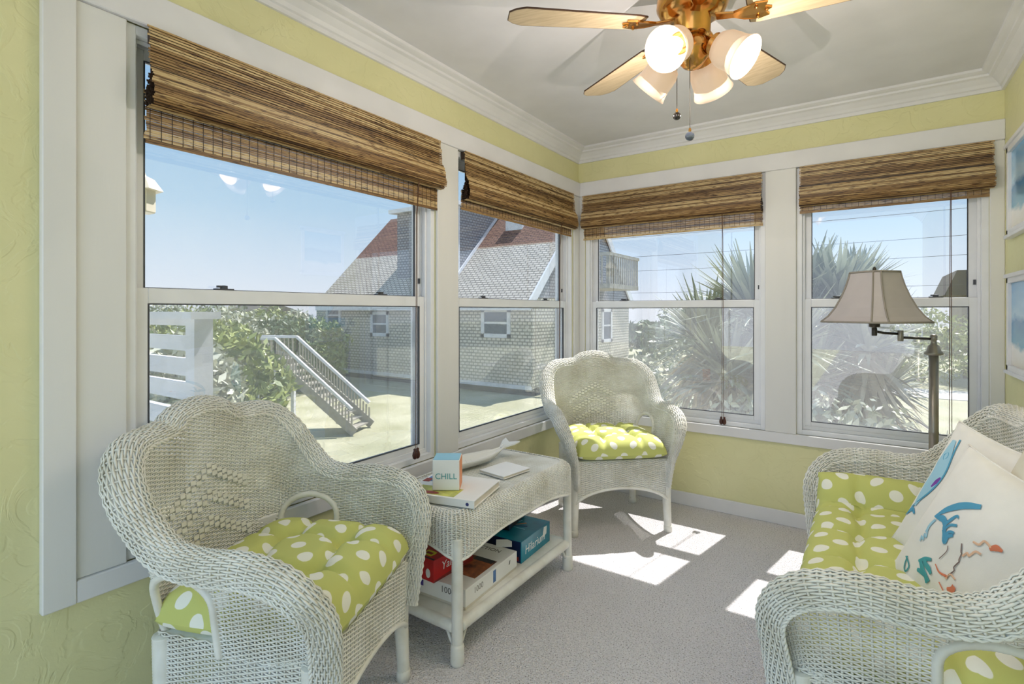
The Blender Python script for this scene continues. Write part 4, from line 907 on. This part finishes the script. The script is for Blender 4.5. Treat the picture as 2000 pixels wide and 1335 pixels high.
# neighbouring house (axes parallel to the room)
HX0, HX1, HY0, HY1, HB, HE, HR = -16.2, -6.34, 9.52, 16.97, -1.0, 1.67, 5.35
hs = empty('shingled_house', (-11.2, 17.31, -2.76)); hs.scale = (1.6, 1.6, 1.6); tag(hs, 'steep-roofed shingled house with dormer seen through the left windows', 'house')
def H(x, y, z): return (x - HX1, y - HY0, z - HGZ)
YM = (HY0 + HY1) / 2
def hb(name, a, c, mat, parent=hs, uv=1.6, bevel=0): 
    b = B(); b.box(H(*a), H(*c)); return b.build(name, mat, parent, uvs=uv, bevel=bevel)
b = B(); b.box(H(HX0, HY0, HB), H(HX1, HY1, HE)); b.build('lower_wall', 'siding', hs, uvs=1.6)
hb('foundation', (HX0 + .1, HY0 + .1, HGZ), (HX1 - .1, HY1 - .1, HB), 'darkhouse')
b = B(); b.prism([(HY0, HE), (HY1, HE), (YM, HR - .05)], lambda y, z, t: H(t, y, z), HX1 - .3, HX1); b.build('gable_wall', 'greysh', hs, uvs=1.6)
def roof_slab(name, x0, x1, y0, z0, y1, z1, th, mat):
    b = B(); n = Vector((0, -(z1 - z0), (y1 - y0))).normalized() * th
    if n.z < 0: n = -n
    P = [Vector(H(x, y, z)) for x, y, z in ((x0, y0, z0), (x1, y0, z0), (x1, y1, z1), (x0, y1, z1))]
    b.add(P + [p + n for p in P], [(0, 3, 2, 1), (4, 5, 6, 7), (0, 1, 5, 4), (1, 2, 6, 5), (2, 3, 7, 6), (3, 0, 4, 7)]); return b.build(name, mat, hs, uvs=1.6)
sl = (HR - HE) / (YM - HY0); yl = HY0 + 1.75
roof_slab('upper_roof', HX0, HX1 + .1, yl, HE + sl * (yl - HY0), YM, HR, .12, 'roofsh')
roof_slab('lower_roof', HX0, HX1 + .1, HY0 - .25, HE - sl * .25, yl, HE + sl * (yl - HY0), .12, 'tanroof')
roof_slab('rear_roof', HX0, HX1 + .1, HY1 + .25, HE - sl * .25, YM, HR, .12, 'roofsh')
for (y0, z0, y1, z1) in ((HY0 - .3, HE - sl * .3, YM, HR + .05), (HY1 + .3, HE - sl * .3, YM, HR + .05)):
    b = B(); b.bar(H(HX1 + .1, y0, z0 + .05), H(HX1 + .1, y1, z1 + .05), .06, .26, up=(0, -(z1 - z0), y1 - y0)); b.build('rake_board', 'deckwhite', hs)
hb('eave_fascia', (HX0, HY0 - .30, HE - .30 - .08), (HX1 + .1, HY0 - .24, HE - .08), 'deckwhite')
hb('base_board', (HX0, HY0 - .05, HB - .05), (HX1, HY0, HB + .06), 'deckwhite'); hb('corner_board', (HX1 - .02, HY0 - .04, HB), (HX1 + .04, HY0 + .1, HE), 'siding')
# dormer
dx0, dx1, dyf = -12.6, -9.75, HY0 + .62
dzb = HE + sl * (dyf - HY0); dzt = dzb + 2.55
b = B(); b.prism([(dyf, dzb), (dyf, dzt), (dyf + 2.2, dzt + .15), (YM + .2, HR + .02), (YM + .2, HR - .4)], lambda y, z, t: H(t, y, z), dx0, dx1); b.build('dormer', 'greysh', hs, uvs=1.6)
b = B(); b.bar(H((dx0 + dx1) / 2, dyf - .25, dzt + .06), H((dx0 + dx1) / 2, dyf + 2.6, dzt + .24), dx1 - dx0 + .4, .14); b.build('dormer_roof', 'deckwhite', hs)
hb('dormer_corner', (dx1 - .1, dyf - .04, dzb), (dx1 + .04, dyf + .12, dzt), 'deckwhite')
b = B(); b.bar(H(dx1 + .05, dyf, dzb + .17), H(dx1 + .05, YM - .4, HR - .4 * sl + .17), .06, .16); b.build('dormer_flashing', 'deckwhite', hs)
def hwin(x0, x1, z0, z1, y, f='-y'):
    b = B()
    if f == '-y':
        b.box(H(x0, y - .05, z0), H(x0 + .12, y, z1)); b.box(H(x1 - .12, y - .05, z0), H(x1, y, z1)); b.box(H(x0, y - .05, z0), H(x1, y, z0 + .12)); b.box(H(x0, y - .05, z1 - .12), H(x1, y, z1)); b.box(H(x0, y - .04, (z0 + z1) / 2 - .03), H(x1, y, (z0 + z1) / 2 + .03))
        o = b.build('window', 'deckwhite', hs); b = B(); b.box(H(x0 + .1, y - .02, z0 + .1), H(x1 - .1, y + .01, z1 - .1))
    else:
        b.box(H(y, x0, z0), H(y + .05, x0 + .12, z1)); b.box(H(y, x1 - .12, z0), H(y + .05, x1, z1)); b.box(H(y, x0, z0), H(y + .05, x1, z0 + .12)); b.box(H(y, x0, z1 - .12), H(y + .05, x1, z1)); b.box(H(y, x0, (z0 + z1) / 2 - .03), H(y + .04, x1, (z0 + z1) / 2 + .03))
        o = b.build('window', 'deckwhite', hs); b = B(); b.box(H(y - .01, x0 + .1, z0 + .1), H(y + .02, x1 - .1, z1 - .1))
    b.build('pane', 'winpane', o)
hwin(-13.3, -12.35, .35, 1.25, HY0); hwin(-15.9, -15.0, .7, 1.5, HY0); hwin(-8.2, -7.1, .45, 1.35, HY0)
hwin(11.3, 12.1, .1, 1.35, HX1, 'x'); hwin(14.3, 15.2, .1, 1.35, HX1, 'x')
hb('skylight', (-8.9, HY0 + 2.3, HE + sl * 2.3 + .1), (-8.2, HY0 + 2.7, HE + sl * 2.7 + .12), 'deckwhite')
# balcony on the gable end
hb('balcony_floor', (HX1, 12.1, 2.0), (HX1 + 1.3, 14.6, 2.15), 'oldwood')
b = B()
for i in range(14): y = 12.15 + i * .187; b.box(H(HX1 + 1.24, y - .03, 2.15), H(HX1 + 1.28, y + .03, 3.05))
for i in range(7): x = HX1 + .05 + i * .19; b.box(H(x - .03, 12.12, 2.15), H(x + .03, 12.16, 3.05))
tag(b.build('balcony_balusters', 'oldwood', hs), kind='stuff')
b = B(); b.box(H(HX1 + 1.2, 12.08, 3.05), H(HX1 + 1.32, 14.65, 3.15)); b.box(H(HX1, 12.08, 3.05), H(HX1 + 1.2, 12.2, 3.15)); b.build('balcony_rail', 'oldwood', hs)
hb('lean_to_roof', (HX0 - 3.2, HY0 + 1.2, HE - .15), (HX0, HY1, HE + .05), 'greenroof'); hb('lean_to_wall', (HX0 - 2.6, HY0 + 1.6, HGZ), (HX0, HY1, HE - .15), 'siding')

# stairs of the house
SX, SY = -12.24, 8.16
st = empty('wooden_stairs', (SX, SY, GZ)); tag(st, 'weathered wooden stairs with railings in front of the house', 'stairs')
SA = math.atan2(.40, .916)          # the flight climbs away to the left
ux, uy = -math.cos(SA) * .9, -math.sin(SA) * .9; ul = math.hypot(ux, uy); ux /= ul; uy /= ul; vx, vy = -uy, ux
def S_(u, v, z): return Vector((ux * u + vx * v, uy * u + vy * v, z - GZ))
n = 12; RUN, zt, RH = 2.75, -.35, .70
def sbox(name, u0, u1, v0, v1, z0, z1, mat='oldwood'):
    b = B(); P = [S_(u, v, z) for z in (z0, z1) for u, v in ((u0, v0), (u1, v0), (u1, v1), (u0, v1))]
    b.add(P, [(0, 3, 2, 1), (4, 5, 6, 7), (0, 1, 5, 4), (1, 2, 6, 5), (2, 3, 7, 6), (3, 0, 4, 7)]); return b.build(name, mat, st)
for i in range(n): z = GZ + (zt - GZ) * (i + 1) / n; sbox('tread', RUN * i / n, RUN * i / n + .34, -.6, .6, z - .05, z)
for v in (-.62, .62):
    b = B(); b.bar(S_(-.1, v, GZ + .1), S_(RUN, v, zt - .05), .06, .3); b.build('stringer', 'oldwood', st)
    b = B(); b.bar(S_(0, v, GZ + RH + .15), S_(RUN, v, zt + RH), .09, .09); b.bar(S_(RUN, v, zt + RH), S_(RUN + 1.5, v, zt + RH), .09, .09); b.build('hand_rail', 'deckwhite', st)
    b = B()
    for i in range(26): t = i / 25; u = RUN * t; z = GZ + (zt - GZ) * t; b.bar(S_(u, v, z + .15), S_(u, v, z + RH), .04)
    for i in range(10): u = RUN + 1.5 * i / 9; b.bar(S_(u, v, zt), S_(u, v, zt + RH), .04)
    tag(b.build('balusters', 'oldwood', st), kind='stuff')
sbox('landing', RUN, RUN + 1.5, -.65, .65, zt - .2, zt)
for u in (RUN + .1, RUN + 1.4):
    for v in (-.55, .55): sbox('post', u - .06, u + .06, v - .06, v + .06, GZ, zt - .2, 'deckwhite')

# own deck railing beside the large left window
dr = empty('deck_railing', (-1.35, -2.02, GZ)); tag(dr, 'white board deck railing just outside the large left window', 'railing')
def D_(x, y, z): return (x + 1.35, y + 2.02, z - GZ)
b = B(); b.box(D_(-1.40, -2.07, GZ), D_(-1.30, -1.97, 1.22)); b.build('post', 'deckwhite', dr); b = B(); b.box(D_(-4.2, -2.07, GZ), D_(-4.1, -1.97, 1.22)); b.build('post', 'deckwhite', dr)
b = B(); b.box(D_(-4.25, -2.10, 1.22), D_(-1.27, -1.94, 1.26)); b.build('cap_rail', 'deckwhite', dr)
for z, zh in ((1.18, .045), (1.035, .085), (.89, .10), (.75, .10), (.58, .11), (.40, .11)): b = B(); b.box(D_(-4.2, -2.03, z), D_(-1.40, -1.99, z + zh)); b.build('rail_board', 'deckwhite', dr)
dk = empty('outdoor_deck', (-1.35, -2.5, GZ)); tag(dk, 'white-painted plank deck outside the left wall', 'deck')
for i in range(22): b = B(); b.box((-4.6, -1.6 + i * .15 - .6, 1.0), (1.0, -1.6 + i * .15 - .468, 1.03)); b.build('plank', 'deckwhite', dk)
b = B(); b.box((-4.6, -2.2, .75), (1.0, -2.15, 1.0)); b.build('joist', 'deckwhite', dk)
ln = empty('porch_lantern', (-.9, -2.475, 1.70)); tag(ln, 'cream hanging lantern at the edge of the large left window', 'lantern')
b = B(); b.lathe([(.05, 0), (.055, .005), (.055, .10), (.05, .105)], 6); b.build('lantern_body', 'lantern', ln); b = B(); b.lathe([(.085, .10), (.075, .115), (.05, .15), (.02, .165), (.008, .2)], 6); b.build('lantern_roof', 'lantern', ln); b = B(); b.tube([(0, 0, .19), (0, 0, 1.0)], .006, 6); b.build('hanging_rod', 'lantern', ln)

# planting
def leaf_cloud(b, c, rx, ry, rz, n, size, seed):
    rs = np.random.RandomState(seed); d = rs.normal(size=(n, 3)); d /= np.linalg.norm(d, axis=1, keepdims=True); r = rs.uniform(.62, 1.02, n) ** .6
    lump = 1 + .18 * np.sin(d[:, 0] * 5 + seed) * np.sin(d[:, 2] * 6 + d[:, 1] * 4)
    P = np.array(c) + d * (r * lump)[:, None] * np.array([rx, ry, rz])
    t = rs.normal(size=(n, 3)); t /= np.linalg.norm(t, axis=1, keepdims=True); s = np.cross(t, rs.normal(size=(n, 3))); s /= np.linalg.norm(s, axis=1, keepdims=True) + 1e-9
    k = size * rs.uniform(.6, 1.4, n)[:, None]
    V = np.stack([P - t * k, P + s * k * .42, P + t * k, P - s * k * .42], 1); return V.reshape(-1, 3), np.arange(n * 4).reshape(n, 4)
def bush(name, c, r, n, mat, label, group, seed, size=.09, trunk=True, cat='bush'):
    root = empty(name, (c[0], c[1], GZ)); tag(root, label, cat, group)
    V, Q = leaf_cloud(None, (0, 0, c[2] - GZ), r[0], r[1], r[2], n, size, seed); link('foliage', np_mesh('foliage', V, Q), mat, root)['kind'] = 'stuff'
    b = B()
    for k in range(4): a = k * 1.6 + seed; b.tube([(.05 * math.cos(a), .05 * math.sin(a), 0), (.3 * r[0] * math.cos(a), .3 * r[1] * math.sin(a), (c[2] - GZ) * .6), (.6 * r[0] * math.cos(a), .6 * r[1] * math.sin(a), c[2] - GZ)], [.05, .035, .015], 6)
    b.build('stems', 'bark', root)
    return root
spots = [(-11.5, 2.0, -0.94, 1.5, 1.81, 'leafs', 'low silvery shrub below the deck railing'),
         (-12.4, 3.8, -1.04, 1.6, 1.71, 'leafg', 'bright leafy shrub right of the deck post'),
         (-20.3, 8.1, -0.99, 1.5, 1.76, 'leafg', 'rounded yellow-green shrub left of the stair landing'),
         (-19.4, 6.3, -0.73, 2.3, 2.02, 'leafg', 'tall yellow-green shrub behind the deck post'),
         (-23.0, 9.9, -0.68, 2.2, 2.07, 'leafs', 'pale speckled shrub above the stair landing'),
         (-22.3, 11.6, -0.81, 2.0, 1.94, 'leafd', 'dark rounded shrub behind the stair landing'),
         (-22.8, 13.7, -0.89, 1.9, 1.86, 'leafg', 'broad green shrub between stairs and house'),
         (-28.7, 8.5, -0.60, 2.8, 2.15, 'leafd', 'dusky shrub above the deck cap rail'),
         (-32.4, 16.8, -0.55, 2.8, 2.20, 'leafg', 'far green thicket under the antenna roof'),
         (-26.5, 15.4, -0.73, 2.0, 2.02, 'leafs', 'far pale thicket at the left end of the house'),
         (-38.6, 13.8, -0.44, 3.0, 2.31, 'leafs', 'pale far thicket at the left edge of the view'),
         (-37.1, 16.1, -0.43, 3.0, 2.32, 'leafd', 'farthest dark thicket on the left skyline')]
for i, (x, y, z, r, rz_, m, lb) in enumerate(spots): bush('shrub', (x, y, z), (r, r, rz_ * .95), 3200, m, lb, 'shrubs outside the left windows', 20 + i, .14)
spots = [(-2.6, 13.5, -.3, 2.0, 'leafd', 'wind-bent dark shrub between house and yucca'), (-5.0, 24, -.1, 2.6, 'leafd', 'small flat-topped tree on the skyline by the balcony'), (4.2, 33.2, -.5, 2.6, 'leafg', 'rounded green hedge beyond the concrete path'), (9.0, 33, -.6, 2.4, 'leafg', 'bushy hedge below the dark house'), (-1.0, 33, -.4, 2.6, 'leafd', 'dark hedge behind the lamp shade'), (1.22, 3.1, -.65, 1.25, 'leafs', 'low silvery bush under the window by the lamp'), (2.3, 5.0, -1.1, 1.0, 'leafs', 'sunlit pale bush below the lamp arm'), (.30, 3.0, -.8, 1.05, 'leafs', 'pale bush in front of the yucca trunks'), (13.8, 33.2, -.6, 2.3, 'leafd', 'dark hedge at the right edge of the lawn'), (-1.0, 8.0, -.7, 1.5, 'leafs', 'silvery shrub to the left of the yucca')]
for i, (x, y, z, r, m, lb) in enumerate(spots): bush('shrub', (x, y, z), (r, r, r * .8), 2400, m, lb, 'shrubs outside the far windows', 60 + i, .13 if y > 12 else .06)

def yucca(c, heads, label, seed):
    root = empty('yucca', (c[0], c[1], GZ)); tag(root, label, 'yucca', 'yucca clump'); rs = np.random.RandomState(seed)
    for (hx_, hy2, hz, n, L) in heads:
        b = B(); b.tube([(hx_ * .35, hy2 * .35, 0), (hx_ * .7, hy2 * .7, (hz - GZ) * .5), (hx_, hy2, hz - GZ)], [.13, .11, .08], 8); b.build('trunk', 'bark', root)
        for mat, cnt, lo, hi, nm in (('sword', n, -.15, 1.3, 'leaf_rosette'), ('swordd', n // 2, -1.35, -.2, 'dry_leaves')):
            V, Q = [], []
            for k in range(cnt):
                a = rs.uniform(0, 2 * math.pi); el = rs.uniform(lo, hi); l = L * rs.uniform(.75, 1.1); w = .03 * rs.uniform(.8, 1.3)
                d = np.array([math.cos(a) * math.cos(el), math.sin(a) * math.cos(el), math.sin(el)]); s = np.array([-math.sin(a), math.cos(a), 0]); o = np.array([hx_, hy2, hz - GZ - (rs.uniform(0, .5) if mat == 'swordd' else 0)])
                p1 = o + d * l * .12; p2 = o + d * l * .6; p3 = o + d * l + np.array([0, 0, -.10 * l * (1.2 - abs(el) / 1.4)]); i = len(V) * 1
                pts = [p1 - s * w * .7, p1 + s * w * .7, p2 + s * w, p2 - s * w, p3 + s * .003, p3 - s * .003]; o_ = len(V); V += pts; Q += [(o_, o_ + 1, o_ + 2, o_ + 3), (o_ + 3, o_ + 2, o_ + 4, o_ + 5)]
            link(nm, np_mesh(nm, V, Q), mat, root)['kind'] = 'stuff'
yucca((.45, 4.6), [(0, 0, 1.15, 260, 1.2), (.55, .5, 1.3, 220, 1.1), (-.8, .5, .75, 220, 1.15), (-.25, -.5, .3, 190, 1.0), (.45, -.5, .7, 210, 1.05)], 'tall spiky yucca clump outside the window over the corner chair', 5)
yucca((1.42, 5.0), [(0, 0, 1.35, 220, .95), (.35, -.5, .75, 190, .9), (-.25, -.9, .35, 180, .85), (.2, .6, 1.5, 170, .8), (.5, .1, .2, 150, .85)], 'spiky yucca clump outside the window behind the lamp', 9)
# far things
fh = empty('stilt_house', (8.8, 37.2, GZ)); fh.scale = (.97, .97, .97); tag(fh, 'dark house on stilts at the right of the skyline', 'house')
b = B(); b.box((-2.5, 0, 2.6), (6, 6, 5.2)); b.build('wall', 'darkhouse', fh); b = B(); b.prism([(-3.4, 5.1), (7, 5.1), (6.4, 6.6), (-2.8, 6.6)], lambda a, c, t: (a, t, c), -.8, 6.8); b.build('roof', 'darkroof', fh)
for i in range(4): b = B(); b.box((-1.6 + i * 1.7, -.06, 3.6), (-.6 + i * 1.7, .02, 4.8)); w_ = b.build('window', 'deckwhite', fh); b = B(); b.box((-1.5 + i * 1.7, -.08, 3.7), (-.7 + i * 1.7, -.05, 4.7)); b.build('pane', 'winpane', w_)
b = B(); b.box((-2.6, -1.6, 2.4), (6, 0, 2.6)); b.build('porch_floor', 'darkhouse', fh); b = B(); b.box((-2.6, -1.6, 3.4), (6, -1.5, 3.5)); b.build('porch_rail', 'oldwood', fh)
for i in range(5): b = B(); b.box((-2.4 + i * 2, .3, 0), (-2.1 + i * 2, .6, 2.6)); b.build('stilt', 'darkhouse', fh)
for i, (z, y) in enumerate(((6.2, 30), (5.0, 31), (4.1, 32), (2.6, 33))):
    b = B(); b.tube([(x, y, z + .00045 * (x - 4) ** 2 + .012 * x) for x in np.linspace(-30, 40, 30)], .014, 4); tag(b.build('power_line', 'wire'), ('topmost', 'second highest', 'third', 'lowest')[i] + ' power line crossing the sky beyond the far windows', 'cable', 'power lines')
for i, (x, y, w, h, lb) in enumerate(((-62, 16, 5, 2.9, 'small pale house on the left skyline behind the deck'), (-56, 30, 7, 3.4, 'low dark-roofed house on the left skyline'))):
    r_ = empty('distant_house', (x, y, GZ)); tag(r_, lb, 'house'); b = B(); b.box((-w / 2, -w / 2, 0), (w / 2, w / 2, h)); b.build('wall', 'siding', r_, uvs=1.6)
    b = B(); b.prism([(-w * .6, h), (w * .6, h), (0, h + 1.3)], lambda a, c, t: (t, a, c), -w * .6, w * .6); b.build('roof', 'darkroof' if i else 'tanroof', r_, uvs=1.6)
b = B()
V, Q = [], []
rs = np.random.RandomState(3); parts = []
for k in range(60):
    a = R_(-40 + 150 * k / 59); d = 60; parts.append(leaf_cloud(None, (1.7 + math.cos(a + R_(35)) * d, math.sin(a + R_(35)) * d * 1.0 - 3, GZ + .8 + rs.uniform(-.2, .6)), 3.2, 3.2, 1.6, 420, .45, 200 + k))
V, Q = merge(parts); tag(link('distant_treeline', np_mesh('distant_treeline', V, Q), 'leafd'), 'low hazy line of trees along the horizon', 'trees', kind='stuff')
